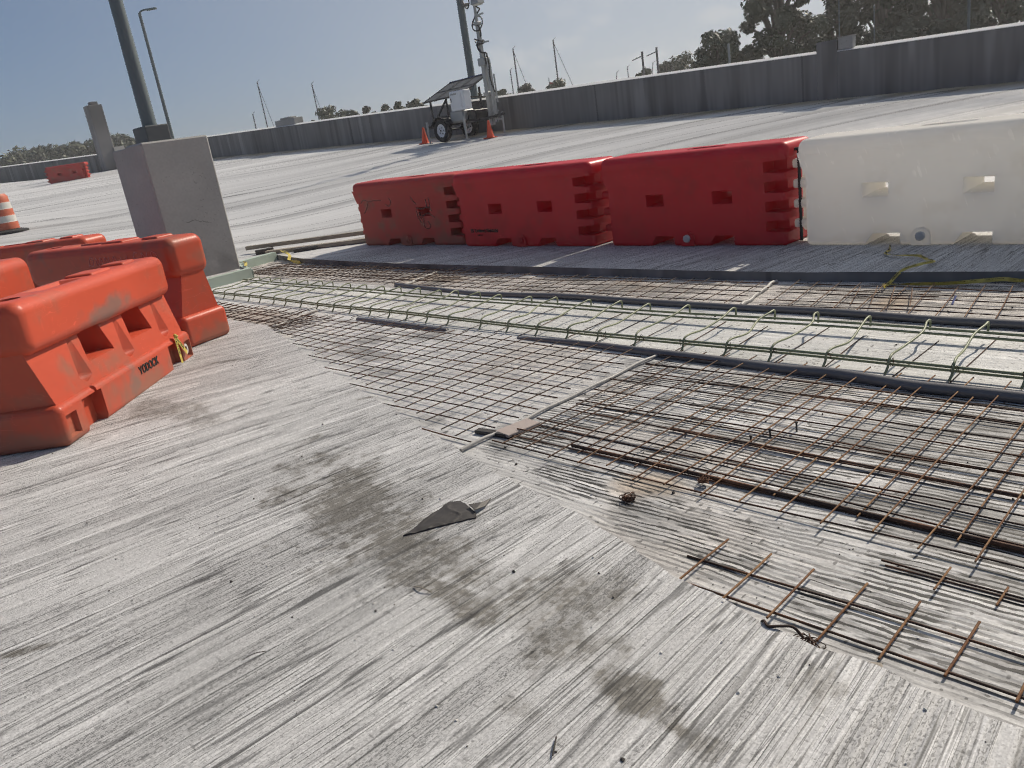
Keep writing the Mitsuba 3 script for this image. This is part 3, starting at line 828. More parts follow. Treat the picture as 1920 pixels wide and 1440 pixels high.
cone(-21.30, 17.35, 'orange traffic cone at the rear jack of the light tower trailer')
cone(-18.22, 17.35, 'orange traffic cone standing in front of the light tower mast')

# ------------------------------------------------------------------ the solar light tower trailer
WX, WYY = -20.15, 17.2
WZ = GZ(WX, WYY) + 0.02
tr = thing('light_tower_trailer', 'solar light tower trailer parked against the far wall', 'light tower')
P = lambda x, y, z: (WX + x, WYY + y, WZ + z)


def wheel(y):
    k = f'{tr}__wheel' if y == 0 else f'{tr}__wheel_001'
    R = trimesh.transformations.rotation_matrix(math.pi / 2, [1, 0, 0])
    def rot(m):
        m = tm(m).copy(); m.apply_transform(R); m.apply_translation(P(0, y, .345)); return m
    scene[k + '__tyre'] = mikit.ply(rot(lathe([(.20, -.09), (.32, -.10), (.345, -.06), (.345, .06), (.32, .10), (.20, .09), (.20, -.09)], 36)), 'm_rubber', smooth=35)
    rim = cat(lathe([(.205, -.08), (.205, .08), (.17, .075), (.15, .05), (.06, .055), (.05, .09), (0, .09)], 28))
    scene[k + '__rim'] = mikit.ply(rot(rim), 'm_rim', smooth=35)
    holes = cat([lathe([(0, .056), (.022, .056), (.022, .062), (0, .062)], 10, (.10 * math.cos(a), .10 * math.sin(a), 0)) for a in np.arange(5) * 2 * math.pi / 5] + [lathe([(0, .09), (.032, .09), (.028, .11), (0, .11)], 12)])
    scene[k + '__hub'] = mikit.ply(rot(holes), 'm_black', smooth=False)


wheel(0.0); wheel(1.15)
part(tr, 'fender', cat([hull([P(r * math.cos(a), y, .345 + r * math.sin(a)) for a in (a0, a0 + .32) for r in (.40, .43) for y in (-.13, .13)]) for a0 in np.arange(.35, 2.5, .3)]), 'm_black')
part(tr, 'fender', cat([hull([P(r * math.cos(a), y + 1.15, .345 + r * math.sin(a)) for a in (a0, a0 + .32) for r in (.40, .43) for y in (-.13, .13)]) for a0 in np.arange(.35, 2.5, .3)]), 'm_black')
part(tr, 'axle', tube([P(0, 0, .345), P(0, 1.15, .345)], .035, 8), 'm_black')
part(tr, 'chassis', cat(beam(P(-.75, .25, .50), P(1.1, .25, .50), .06, .1), beam(P(-.75, .9, .50), P(1.1, .9, .50), .06, .1), beam(P(-.75, .25, .5), P(-.75, .9, .5), .06, .1), beam(P(.5, .25, .5), P(.5, .9, .5), .06, .1)), 'm_black')
part(tr, 'tongue', cat(beam(P(1.1, .25, .48), P(1.9, .58, .52), .06, .08), beam(P(1.1, .9, .48), P(1.9, .58, .52), .06, .08), beam(P(1.85, .58, .53), P(2.2, .58, .56), .07, .07)), 'm_black')
part(tr, 'hitch_jack', cat(tube([P(2.12, .58, 0.0), P(2.12, .58, .62)], .025, 8), lathe([(0, 0), (.09, 0), (.09, .015), (0, .02)], 12, P(2.12, .58, 0))), 'm_galv')
for x, y in ((-.42, -.25), (1.36, -.28)):
    part(tr, 'jack', cat(tube([P(x, y, 0), P(x, y, .40)], .028, 8), tube([P(x, y, .28), P(x, y, .66)], .038, 8), lathe([(0, 0), (.09, 0), (.09, .015), (0, .02)], 12, P(x, y, 0))), 'm_galv')
for q0, q1, w_ in [((-.42, -.25, .5), (-.42, .3, .5), .06), ((1.36, -.28, .5), (1.36, .3, .5), .06), ((-.95, .1, .46), (.1, .25, .48), .05)]:
    part(tr, 'outrigger', beam(P(*q0), P(*q1), w_, w_), 'm_black')
part(tr, 'strut', beam(P(1.32, -.26, .55), P(1.08, -.02, .92), .05, .05), 'm_galv')
part(tr, 'engine_box', cat(cbox(P(.30, 0, 0)[0], P(.95, 0, 0)[0], P(0, .1, 0)[1], P(0, .6, 0)[1], P(0, 0, .5)[2], P(0, 0, .88)[2], .06)), 'm_galv')
part(tr, 'battery_box', cat(cbox(P(.95, 0, 0)[0], P(1.3, 0, 0)[0], P(0, .25, 0)[1], P(0, .85, 0)[1], P(0, 0, .52)[2], P(0, 0, .80)[2], .02)), 'm_black')
cab = part(tr, 'control_cabinet', tm(cbox(P(.78, 0, 0)[0], P(1.42, 0, 0)[0], P(0, -.20, 0)[1], P(0, .08, 0)[1], P(0, 0, .84)[2], P(0, 0, 1.40)[2], .012)), 'm_box_white')
scene[cab + '__door'] = mikit.ply(tm(cbox(P(.795, 0, 0)[0], P(1.28, 0, 0)[0], P(0, -.218, 0)[1], P(0, -.202, 0)[1], P(0, 0, .86)[2], P(0, 0, 1.38)[2], .005)), 'm_box_white', smooth=False)
scene[cab + '__plate'] = mikit.ply(tm(cbox(P(.84, 0, 0)[0], P(1.12, 0, 0)[0], P(0, -.224, 0)[1], P(0, -.219, 0)[1], P(0, 0, 1.29)[2], P(0, 0, 1.34)[2], .002)), 'm_galv', smooth=False)
scene[cab + '__handle'] = mikit.ply(tube([P(.85, -.23, 1.10), P(.85, -.23, 1.22)], .012, 6), 'm_black', smooth=False)
for q0, q1, w_ in [((-.72, .28, .5), (-.72, .28, 1.26), .05), ((.90, .28, .5), (.90, .28, 1.26), .05), ((-.72, .95, .5), (-.72, .95, 1.46), .05), ((.90, .95, .5), (.90, .95, 1.46), .05),
                   ((-.70, .26, .55), (.10, .22, 1.22), .045), ((.45, .30, .55), (.95, .45, 1.1), .06), ((.92, .36, 1.2), (1.52, .58, 1.12), .05)]:
    part(tr, 'stand_bar', beam(P(*q0), P(*q1), w_, w_), 'm_black')
# panels rise away from the camera
c0, ux, uy = np.array(P(-.90, .12, 1.25)), np.array([1, 0, 0.02]), np.array([0, .93, .38])
uz = np.cross(ux, uy)
for i in range(3):
    o = c0 + ux * (i * .62)
    fr, cells = [], []
    Q = lambda a, b, h: tuple(o + ux * a + uy * b + uz * h)
    for a in (0.03, .58):
        fr.append(beam(Q(a, 0, 0), Q(a, 1.35, 0), .05, .05))
    for b in (0.025, .66, 1.325):
        fr.append(beam(Q(.0, b, 0.002), Q(.61, b, 0.002), .045, .045))
    k = part(tr, 'solar_panel', cat(fr), 'm_black', smooth=False)
    for b0, b1 in ((.05, .635), (.685, 1.30)):
        kk = key_for(k + '__pane')
        scene[kk] = mikit.ply(hull([Q(a, b, h) for a in (.055, .555) for b in (b0, b1) for h in (-.004, .012)]), 'm_panel', smooth=False)
part(tr, 'panel_rail', cat(beam(c0 + uy * .45 - uz * .04, c0 + uy * .45 + ux * 1.85 - uz * .04, .06, .06), beam(c0 + uy * 1.36 + uz * .01, c0 + uy * 1.36 + ux * 1.85 + uz * .01, .03, .03)), 'm_black')
part(tr, 'panel_edge', beam(c0 + uy * 1.375 + uz * .02, c0 + uy * 1.375 + ux * 1.85 + uz * .02, .02, .035), 'm_blue_edge')
# mast
mx, my = 1.62, .62
ms = part(tr, 'mast', cat(beam(P(mx, my, .28), P(mx, my, 2.02), .135, .135)), 'm_galv', smooth=False)
scene[ms + '__upper_stage'] = mikit.ply(cat(beam(P(mx - .03, my, 1.9), P(mx - .03, my, 3.15), .095, .095), beam(P(mx - .04, my, 3.1), P(mx - .04, my, 4.1), .062, .062), beam(P(mx - .04, my, 4.05), P(mx - .04, my, 5.6), .05, .05)), 'm_galv', smooth=False)
for kk, (a0, a1, b0, b1, c0_, c1_) in enumerate([(-.14, .16, -.12, .12, 1.98, 2.2), (-.11, .11, -.12, .12, 1.12, 1.24), (-.10, .06, -.09, .09, 3.1, 3.2)]):
    scene[ms + '__collar' + (f'_{kk:03d}' if kk else '')] = mikit.ply(tm(cbox(P(mx + a0, 0, 0)[0], P(mx + a1, 0, 0)[0], P(0, my + b0, 0)[1], P(0, my + b1, 0)[1], P(0, 0, c0_)[2], P(0, 0, c1_)[2], .015)), 'm_galv', smooth=False)
part(tr, 'winch_post', cat(beam(P(1.84, .60, .35), P(1.84, .60, 2.1), .09, .09), beam(P(1.97, .62, .9), P(1.97, .62, 1.7), .035, .035), beam(P(1.76, .6, .42), P(2.04, .62, .42), .05, .04), beam(P(1.64, .55, .62), P(2.08, .5, .66), .03, .03)), 'm_galv')
part(tr, 'winch_cable', cat(tube(curve([P(1.79, .55, 2.0), P(1.83, .5, 2.28), P(1.91, .5, 2.28), P(1.90, .55, 2.0), P(1.87, .55, 1.6), P(1.99, .55, 1.2)], 30), .022, 6)), 'm_black')
hel = []
for t in np.linspace(0, 1, 160):
    z = 2.12 + t * 3.4
    amp = .13 + .06 * math.sin(t * 19.0 + 1.0)
    hel.append(P(mx - .03 + amp * math.sin(t * 33), my + amp * math.cos(t * 33) * .5, z + .05 * math.sin(t * 53)))
part(tr, 'coiled_cable', tube(hel, .022, 6), 'm_black')
ring_ = [P(mx - .03 + .22 * math.sin(a), my + .05 * math.cos(a), 3.15 + .20 * math.cos(a)) for a in np.linspace(0, 6.28, 30)]
part(tr, 'cable_ring', tube(ring_, .02, 6), 'm_black')
part(tr, 'cable_tangle', cat([tube([P(mx - .03 + (.12 + .03 * i) * math.sin(a), my + .12 * math.cos(a), 2.62 + .03 * i + .07 * math.cos(a + i)) for a in np.linspace(0, 6.28, 20)], .018, 6) for i in range(3)]), 'm_black')
part(tr, 'cable_guide', cat(beam(P(mx - .05, my - .05, 3.35), P(mx + .32, my - .05, 3.37), .04, .04), beam(P(mx, my, 2.62), P(mx + .38, my - .05, 2.60), .04, .04)), 'm_galv')
lm = part(tr, 'lamp', cat(hull([P(mx + .20 + a, my - .1 + b, 3.64 + c) for a, b, c in [(sa * .16, sb * .13, 0) for sa in (-1, 1) for sb in (-1, 1)] + [(sa * .12, sb * .10, .30) for sa in (-1, 1) for sb in (-1, 1)]]), beam(P(mx - .04, my, 4.00), P(mx + .25, my - .1, 4.00), .05, .05), beam(P(mx + .2, my - .1, 3.92), P(mx + .2, my - .1, 4.02), .05, .05)), 'm_galv', smooth=False)
scene[lm + '__lens'] = mikit.ply(tm(cbox(P(mx + .07, 0, 0)[0], P(mx + .33, 0, 0)[0], P(0, my - .20, 0)[1], P(0, my + .0, 0)[1], P(0, 0, 3.605)[2], P(0, 0, 3.638)[2], .01)), 'm_lens', smooth=False)

# ------------------------------------------------------------------ rebar, mesh sheets, hoses in the pit
inner = recess.buffer(-0.02)


def clip_runs(a, b):
    g = LineString([a, b]).intersection(inner)
    out = []
    for s in getattr(g, 'geoms', [g]):
        if not s.is_empty and s.geom_type == 'LineString' and s.length > .06:
            c = list(s.coords); out.append((np.array(c[0]), np.array(c[-1])))
    return out


def bar_mesh(a, b, z, r, seed, wig=0.004, droop=0.006):
    rr = np.random.default_rng(seed)
    L = np.linalg.norm(b - a); n = max(3, int(L / .22) + 1)
    t = np.linspace(0, 1, n)
    p = np.column_stack([a[None] + (b - a)[None] * t[:, None], np.full(n, z)])
    ph = rr.uniform(0, 6.28, 4)
    d = (b - a) / L; nn = np.array([-d[1], d[0]])
    off = wig * (np.sin(t * L * 2.1 + ph[0]) + .6 * np.sin(t * L * 5.3 + ph[1]))
    p[:, :2] += nn[None] * off[:, None]
    p[:, 2] += droop * (np.sin(t * L * 1.7 + ph[2]) + .5 * np.sin(t * L * 4.1 + ph[3]))
    return tube(p, r, 6)


def mesh_sheet(label, x0, x1, ys, ts, ty0, ty1, z, skew=0.0, lean=0.0, r=0.0034, seed=0, rot=0.0, mat_l='m_dark_rust_shade', mat_t='m_rust'):
    """welded wire mesh: bars along x at each y of ys, bars across at each x of ts"""
    k = thing('rebar_mesh', label, 'wire mesh', 'rusty wire mesh sheets laid in the pit')
    rr = np.random.default_rng(seed + 100)
    xm = (x0 + x1) / 2
    for i, y in enumerate(ys):
        e0, e1 = rr.normal(0, .015, 2)
        for a, b in clip_runs((x0 + e0, y + (x0 - xm) * lean), (x1 + e1, y + (x1 - xm) * lean)):
            part(k, 'long_bar', bar_mesh(a, b, z, r, seed * 97 + i), mat_l, smooth=True)  # long bars: their shaded side is put into the darker colour
    for i, x in enumerate(ts):
        e0, e1 = rr.normal(0, .012, 2)
        y0 = ty0(x) if callable(ty0) else ty0
        y1 = ty1(x) if callable(ty1) else ty1
        for a, b in clip_runs((x + (y0 - ty_mid(ty0, ty1, x)) * -skew, y0 + e0 + (x - xm) * lean), (x + (y1 - ty_mid(ty0, ty1, x)) * -skew, y1 + e1 + (x - xm) * lean)):
            part(k, 'cross_bar', bar_mesh(a, b, z + 2 * r - .0005, r, seed * 131 + i + 50), mat_t, smooth=True)
    return k


def ty_mid(a, b, x):
    return ((a(x) if callable(a) else a) + (b(x) if callable(b) else b)) / 2


arange = lambda a, b, s: list(np.arange(a, b, s))
mesh_sheet('large rusty mesh sheet right of the long white conduit', -2.72, 0.9, arange(2.32, 3.72, .1525), arange(-2.65, 0.9, .1545), 2.30, 3.82, -.052, seed=1)
mesh_sheet('second bent layer of dark bars under the large right mesh sheet', -2.70, 0.9, [2.44, 2.60, 2.93, 3.42, 3.58], arange(-2.58, .9, .309), 2.42, 3.62, -.064, lean=.012, seed=2)
mesh_sheet('narrow offcut of rusty mesh lying along the curved edge in the foreground', -1.40, .9, [1.785, 1.935], [-.549 - .1532 * k for k in range(6)] + [-.549 + .1532 * k for k in range(1, 8)], 1.755, 2.045, -.0605, seed=3, r=.0038)
mesh_sheet('small cut strip of mesh with short stubs right of the foreground offcut', -.86, .9, [2.175, 2.195], [-.69, -.535, -.38, -.22, -.06, .1], 2.10, 2.235, -.062, seed=4)
low = lambda x: float(np.interp(x, [-6.55, -5.7, -4.77, -3.78, -3.17, -2.64], [3.24, 3.02, 2.74, 2.47, 2.30, 2.16])) + .02
mesh_sheet('mesh sheet left of the long white conduit, cut along the curved slab edge', -6.62, -2.82, arange(2.27, 3.72, .1525), arange(-6.60, -2.84, .1525), low, 3.74, -.050, seed=5)
mesh_sheet('dense overlapping mesh at the left end near the orange barriers', -9.6, -6.50, arange(3.16, 3.78, .125), arange(-9.6, -6.55, .1525), 3.24, 3.80, -.052, seed=6, lean=.02)
mesh_sheet('second layer of mesh lying over the left end sheet', -9.2, -6.2, arange(3.22, 3.70, .155), arange(-9.1, -6.3, .155), 3.26, 3.72, -.034, seed=7, lean=-.03)
mesh_sheet('rusty mesh strip beside the shaded kerb at the right', -2.78, .9, [4.90, 5.04, 5.20, 5.33, 5.47], arange(-2.72, .9, .1535), 4.80, 5.56, -.050, skew=.14, lean=.012, seed=8)
mesh_sheet('rusty mesh strip along the shaded kerb in the middle', -6.75, -2.90, arange(4.92, 5.52, .135), arange(-6.70, -2.95, .1535), 4.84, 5.50, -.050, skew=.08, seed=9)
mesh_sheet('matted rusty mesh strip near the pier', -10.7, -6.80, arange(4.98, 5.60, .12), arange(-10.6, -6.85, .1535), 4.90, 5.58, -.048, skew=.05, lean=-.02, seed=10)
mesh_sheet('second layer of matted mesh over the strip near the pier', -10.3, -6.2, arange(5.02, 5.52, .14), arange(-10.2, -6.3, .16), 4.98, 5.54, -.030, skew=-.06, lean=.015, seed=12)
mesh_sheet('short rusty mesh patch lying crooked by the tape at the right', -2.25, -1.75, [4.98, 5.10, 5.22, 5.34], [-2.2, -2.08, -1.97, -1.86], 4.95, 5.40, -.040, skew=.3, lean=.05, seed=13)

single('dark_bar', bar_mesh(np.array([-2.34, 2.452]), np.array([.9, 2.436]), -.058, .0085, 901, wig=.003, droop=.002), 'm_dark_rust_shade', 'thick dark bar lying lengthwise near the lower edge of the large mesh sheet', 'rebar', True)
single('dark_bar', bar_mesh(np.array([-2.05, 2.80]), np.array([.9, 2.765]), -.058, .0075, 902, wig=.003, droop=.002), 'm_dark_rust_shade', 'thick dark bar lying lengthwise through the middle of the large mesh sheet', 'rebar', True)

# green epoxy coated bars
ep = thing('epoxy_rebar_cage', 'row of green coated hooked bars tied across two long bars through the pit', 'rebar')
YN, YF = 3.872, 4.432
ynear = lambda x: YN + .022 * max(0, -x - 3.2) ** 1.15 * .9
yfar = lambda x: YF + .026 * max(0, -x - 4.5) ** 1.1
xr = np.linspace(-9.75, .95, 44)
for dz, dyy, r in ((.0, 0, .0078), (-.022, .012, .0072)):
    part(ep, 'long_bar', tube([(x, ynear(x) + dyy + .003 * math.sin(x * 3), -.012 + dz + .004 * math.sin(x * 2.1)) for x in xr], r, 8), 'm_epoxy', smooth=True)
xr2 = np.linspace(-9.7, .95, 44)
for dz, dyy, r in ((.0, 0, .0078), (-.024, -.012, .0072)):
    part(ep, 'long_bar', tube([(x, yfar(x) + dyy + .003 * math.sin(x * 2.7), -.008 + dz + .004 * math.sin(x * 2.4)) for x in xr2], r, 8), 'm_epoxy', smooth=True)
hx = [-.30, -.60, -.898, -1.191, -1.482, -1.795, -2.099, -2.376] + [-2.376 - .302 * k for k in range(1, 24)]
rr = np.random.default_rng(3)
for i, x in enumerate(hx):
    sh = -.03 + rr.normal(0, .012)
    x = x + (0 if i < 8 else rr.normal(0, .03))
    yn, yf = ynear(x) - .022, yfar(x + sh) + .02
    b1, b2 = rr.normal(0, .02, 2)
    up = .002 + .010 * rr.random()
    hook = curve([(x - .010, yn - .030, FLOOR_Z + .006), (x - .004, yn - .006, -.035), (x, yn, up - .004), (x + sh * .10 + b1 * .3, yn + (yf - yn) * .10, up + .010), (x + sh * .38 + b1, yn + (yf - yn) * .38, up - .004),
                  (x + sh * .72 + b2, yn + (yf - yn) * .72, up + .012), (x + sh * .94, yn + (yf - yn) * .94, up + .026), (x + sh * 1.02, yf + .012, up + .026), (x + sh * 1.07, yf + .030, up + .010), (x + sh * 1.09, yf + .026, -.03)], 46)
    part(ep, 'hooked_bar', tube(hook, .0064, 7), 'm_epoxy', smooth=True)
ties = []
for i, x in enumerate(hx[:14]):
    for (yy, zz) in ((ynear(x) - .01, -.005),):
        a = rr.uniform(0, 6)
        ties.append(tube([(x + .016 * math.cos(a + t), yy + .018 * math.sin(a + t), zz - .01 + .02 * math.cos(2 * t)) for t in np.linspace(0, 7, 12)], .0018, 4))
part(ep, 'tie_wire', cat(ties), 'm_dark_rust_shade', kind='stuff')

# thin dark bars added for lines, mostly shadows, across the bare strip
for i in range(22):
    x = -.55 - i * .31 + rr.normal(0, .03)
    k = single('shadow_bar', bar_mesh(np.array([x, 3.72 + .1 * rr.random()]), np.array([x - .03 + rr.normal(0, .02), 4.66 - .3 * rr.random()]), FLOOR_Z + .006, .0026, 700 + i, wig=.006, droop=.002), 'm_dark_rust_shade',
               'thin dark bar added for a shadow line between the green hooked bars', 'rebar', True, 'added shadow bars on the bare strip')

# hoses
single('grey_hose', tube(curve([(-6.9, 4.90, -.06), (-6.1, 4.83, -.066), (-5.417, 4.76, -.062), (-4.454, 4.80, -.05), (-3.659, 4.775, -.05), (-2.816, 4.78, -.055), (-2.22, 4.785, -.05), (-1.583, 4.752, -.052), (-1.131, 4.75, -.05), (-.2, 4.74, -.052), (.9, 4.75, -.05)], 80), .024, 14), 'm_hose',
       'grey hose running along the far side of the green bars', 'hose', True)
single('grey_hose', tube(curve([(-3.98, 3.765, -.074), (-3.8, 3.768, -.066), (-3.348, 3.766, -.058), (-2.9, 3.735, -.052), (-2.344, 3.720, -.054), (-1.958, 3.706, -.055), (-1.703, 3.708, -.048), (-1.333, 3.668, -.050), (-1.106, 3.664, -.048), (-.862, 3.673, -.05), (-.2, 3.66, -.05), (.9, 3.68, -.05)], 80), [.014 + .013 * min(1, t * 3) for t in np.linspace(0, 1, len(curve([(0, 0, 0)] * 12, 80)))], 14), 'm_hose',
       'grey hose running along the near side of the green bars', 'hose', True)
single('grey_hose', tube(curve([(-6.0, 3.79, -.072), (-5.6, 3.765, -.064), (-5.2, 3.75, -.064), (-4.75, 3.76, -.073)], 24), .022, 10), 'm_hose', 'short grey hose end under the green bars left of the long hose', 'hose', True)
rc = np.random.default_rng(8)


def conduit(a, b, r, label, zz=-.058):
    t = np.linspace(0, 1, 22)
    p = np.array([(a[0] + (b[0] - a[0]) * u + .006 * math.sin(u * 17 + a[0]), a[1] + (b[1] - a[1]) * u, zz + .004 * math.sin(u * 23)) for u in t])
    single('white_conduit', tube(p, r * (1 + .10 * np.sin(t * 31)), 10), 'm_pvc', label, 'conduit', True)


conduit((-2.795, 2.17), (-2.765, 3.74), .009, 'long dusty white conduit lying across the pit from the curved edge')
conduit((-2.851, 4.84), (-2.972, 5.56), .014, 'short white conduit between the far hose and the shaded kerb')
conduit((-6.75, 4.90), (-6.92, 5.50), .016, 'short pale conduit in the far mesh strip')
conduit((-6.64, 3.30), (-6.80, 3.86), .014, 'dusty conduit dividing the two left mesh sheets', -.05)
wc = thing('wood_offcut', 'small flat wood offcut lying over the white conduit', 'wood')
scene[wc] = mikit.ply(moved(cbox(-.055, .055, -.10, .10, -.008, .007, .003), -2.74, 2.50, -.058, -.15), 'm_ply_wood', smooth=False)
single('wood_offcut', moved(cbox(-.10, .10, -.02, .02, -.008, .008, .003), -2.82, 2.40, -.060, .15), 'm_felt', 'dark sliver beside the wood offcut on the conduit', 'wood', False)

# pale green steel edge forms
e1 = thing('edge_form', 'pale green steel angle at the foot of the concrete pier', 'steel angle')
def angle_form(a, b, h, wdt, zt):
    a, b = np.array(a), np.array(b); d = (b - a) / np.linalg.norm(b - a); n = np.array([d[1], -d[0]])
    q = lambda p, o, z: (p[0] + n[0] * o, p[1] + n[1] * o, z)
    return [hull([q(p, o, z) for p in (a, b) for o in (0, .012) for z in (zt - h, zt)]), hull([q(p, o, z) for p in (a, b) for o in (-wdt, 0.0005) for z in (zt - .012, zt - .0005)])]
v1, v2 = angle_form((-10.02, 3.72), (-10.12, 4.93), .14, .10, .055)
part(e1, 'web', v1, 'm_green_steel', smooth=False); part(e1, 'flange', v2, 'm_green_steel', smooth=False)
e2 = thing('edge_form', 'pale green steel angle at the far corner of the pit beyond the pier', 'steel angle')
v1, v2 = angle_form((-11.12, 5.28), (-11.27, 5.94), .13, .10, .05)
part(e2, 'web', v1, 'm_green_steel', smooth=False); part(e2, 'flange', v2, 'm_green_steel', smooth=False)
e3 = thing('edge_form', 'pale green steel end plate joining the two edge forms', 'steel angle')
v1, v2 = angle_form((-10.14, 4.95), (-11.10, 5.27), .10, .05, .03)
part(e3, 'web', v1, 'm_green_steel', smooth=False); part(e3, 'flange', v2, 'm_green_steel', smooth=False)

# planks on blocks behind the pit corner
single('plank', tm(cat(moved(cbox(-1.35, 1.35, -.045, .045, .06, .12, .004), -11.05, 6.72, 0.02, .62))), 'm_wood', 'upper of two weathered planks lying at the end of the barrier row', 'plank', False)
single('plank', tm(cat(moved(cbox(-1.2, 1.2, -.06, .06, .0, .055, .004), -10.55, 6.62, 0.012, .60))), 'm_wood', 'lower weathered plank lying flat in front of the upper one', 'plank', False)
single('dunnage_block', moved(cbox(-.18, .18, -.06, .06, 0, .05, .006), -10.9, 6.25, 0.01, .9), 'm_felt', 'dark block lying under the planks', 'block', False)
single('dunnage_block', moved(cbox(-.14, .14, -.05, .05, 0, .06, .006), -11.75, 6.02, 0.02, 1.1), 'm_felt', 'dark block under the free end of the upper plank', 'block', False)

# ------------------------------------------------------------------ caution tape
def ribbon(pts, w, tilt=0.5, n=60, seed=0):
    rr = np.random.default_rng(seed)
    p = curve(pts, n); t = np.gradient(p, axis=0); t /= np.linalg.norm(t, axis=1, keepdims=True) + 1e-9
    v, f = [], []
    s = np.concatenate([[0], np.cumsum(np.linalg.norm(np.diff(p, axis=0), axis=1))])
    ph = rr.uniform(0, 6, 3)
    for i in range(len(p)):
        side = np.cross(t[i], [0, 0, 1.0]); side /= np.linalg.norm(side) + 1e-9
        a = tilt + .9 * math.sin(s[i] * 5 + ph[0]) + .4 * math.sin(s[i] * 13 + ph[1])
        d = side * math.cos(a) + np.cross(side, t[i]) * math.sin(a)
        nn = np.cross(t[i], d)
        for e in (-1, 1):
            for h in (-.0006, .0006):
                v.append(p[i] + d * e * w / 2 + nn * h)
        if i:
            q, r = 4 * (i - 1), 4 * i
            for u, vv in ((0, 2), (2, 3), (3, 1), (1, 0)):
                f += [[q + u, q + vv, r + vv], [q + u, r + vv, r + u]]
    v = np.array(v); return trimesh.Trimesh(v, f, process=False), p, t


def print_on(p, t, text, h, off=.004):
    """black lettering laid along a tape: one flat word per straight run"""
    out = []
    m = meshkit.text_mesh(text, h, .001, True)
    L = m.bounds[1][0]
    k = 4
    s = np.concatenate([[0], np.cumsum(np.linalg.norm(np.diff(p, axis=0), axis=1))])
    pos = .02
    while pos + L < s[-1]:
        a = np.array([np.interp(pos, s, p[:, j]) for j in range(3)]); b = np.array([np.interp(pos + L, s, p[:, j]) for j in range(3)])
        x = (b - a); x /= np.linalg.norm(x); y = np.cross([0, 0, 1.0], x); y /= np.linalg.norm(y) + 1e-9; z = np.cross(x, y)
        M = np.eye(4); M[:3, 0], M[:3, 1], M[:3, 2] = x, y, z; M[:3, 3] = a - y * h / 2 + z * off
        q = m.copy(); q.apply_transform(M); out.append(q)
        pos += L + .05
    return cat(out) if out else None


def tape(label, pts, w=.055, tilt=.1, seed=0, words=True):
    k = thing('caution_tape', label, 'tape')
    m, p, t = ribbon(pts, w, tilt, seed=seed)
    part(k, 'strip', m, 'm_tape', smooth=True)
    if words:
        q = print_on(p, t, 'CAUTION', w * .62, off=w * .25)
        if q is not None: part(k, 'print', q, 'm_ink', label='black printed lettering', smooth=False)


tape('twisted yellow tape hanging over the shaded kerb from under the white barrier', [(-2.50, 6.52, .012), (-2.44, 6.36, .014), (-2.41, 6.20, .015), (-2.30, 6.12, .02), (-2.15, 6.12, .02), (-2.04, 5.99, .02), (-1.965, 5.90, .03), (-2.02, 5.80, .03), (-2.10, 5.70, .01), (-2.14, 5.58, -.05), (-2.12, 5.42, -.045)], .020, .3, 2)
tape('yellow tape lying at the foot of the kerb at the right', [(-2.2, 5.60, -.07), (-2.0, 5.57, -.055), (-1.78, 5.60, -.05), (-1.58, 5.66, -.04), (-1.48, 5.69, -.035), (-1.37, 5.68, -.04), (-1.1, 5.70, -.05)], .026, .9, 5)
tape('yellow tape fluttering down by the pale green edge form', [(-11.2, 6.0, .06), (-10.95, 5.93, .05), (-10.7, 5.85, .02), (-10.55, 5.75, -.03), (-10.2, 5.72, -.05)], .045, .5, 6, False)
tape('short yellow tape scrap on the green angle by the pier', [(-10.5, 5.05, .05), (-10.7, 5.16, .06), (-10.95, 5.25, .05)], .04, .4, 9, False)
# tape tied to the nearest barrier
n_ = np.array([.691, .722, 0]); u_ = np.array([-.722, .691, 0])
K0 = np.array([*A0, 0.0]) + u_ * 1.66 + n_ * .02
kt = thing('caution_tape', 'yellow tape with black print tied to the foot of the nearest orange barrier', 'tape')
m1, p1_, t1_ = ribbon([K0 + [0, 0, .235], K0 + n_ * .012 + u_ * .01 + [0, 0, .20], K0 + n_ * .016 - u_ * .02 + [0, 0, .11], K0 + n_ * .03 - u_ * .03 + [0, 0, .03], K0 + n_ * .05 - u_ * .03 + [0, 0, .006]], .04, 0, 30, 3)


def flat_strip(a, b, w, th=.0012):
    a, b = np.asarray(a), np.asarray(b); d = (b - a) / np.linalg.norm(b - a)
    s = np.cross(d, n_); s /= np.linalg.norm(s)
    return hull([q + s * e * w / 2 + n_ * h for q in (a, b) for e in (-1, 1) for h in (0, th)]), d, s


kt_parts = []
for (a, b) in ((K0 + [0, 0, .22] + n_ * .004, K0 + n_ * .012 - u_ * .01 + [0, 0, .012]), (K0 + [0, 0, .215] + n_ * .006, K0 + n_ * .010 + u_ * .125 + [0, 0, .055])):
    st_, d, s = flat_strip(a, b, .034)
    part(kt, 'strip', st_, 'm_tape', smooth=False)
    m = meshkit.text_mesh('CAUTION', .020, .001, True)
    Lw = m.bounds[1][0]; sc = min(1.0, np.linalg.norm(b - a) * .9 / Lw)
    m.apply_scale(sc)
    M = np.eye(4); M[:3, 0], M[:3, 1], M[:3, 2], M[:3, 3] = d, np.cross(n_, d), n_, a + d * .012 + n_ * .0014 - np.cross(n_, d) * .009
    m.apply_transform(M)
    part(kt, 'print', m, 'm_ink', label='black printed lettering', smooth=False)
part(kt, 'knot', cat([moved(trimesh.creation.icosphere(1, .014), *(K0 + n_ * .008 + [0, 0, .225])), moved(trimesh.creation.icosphere(1, .011), *(K0 + n_ * .012 + u_ * .015 + [0, 0, .215]))]), 'm_tape')

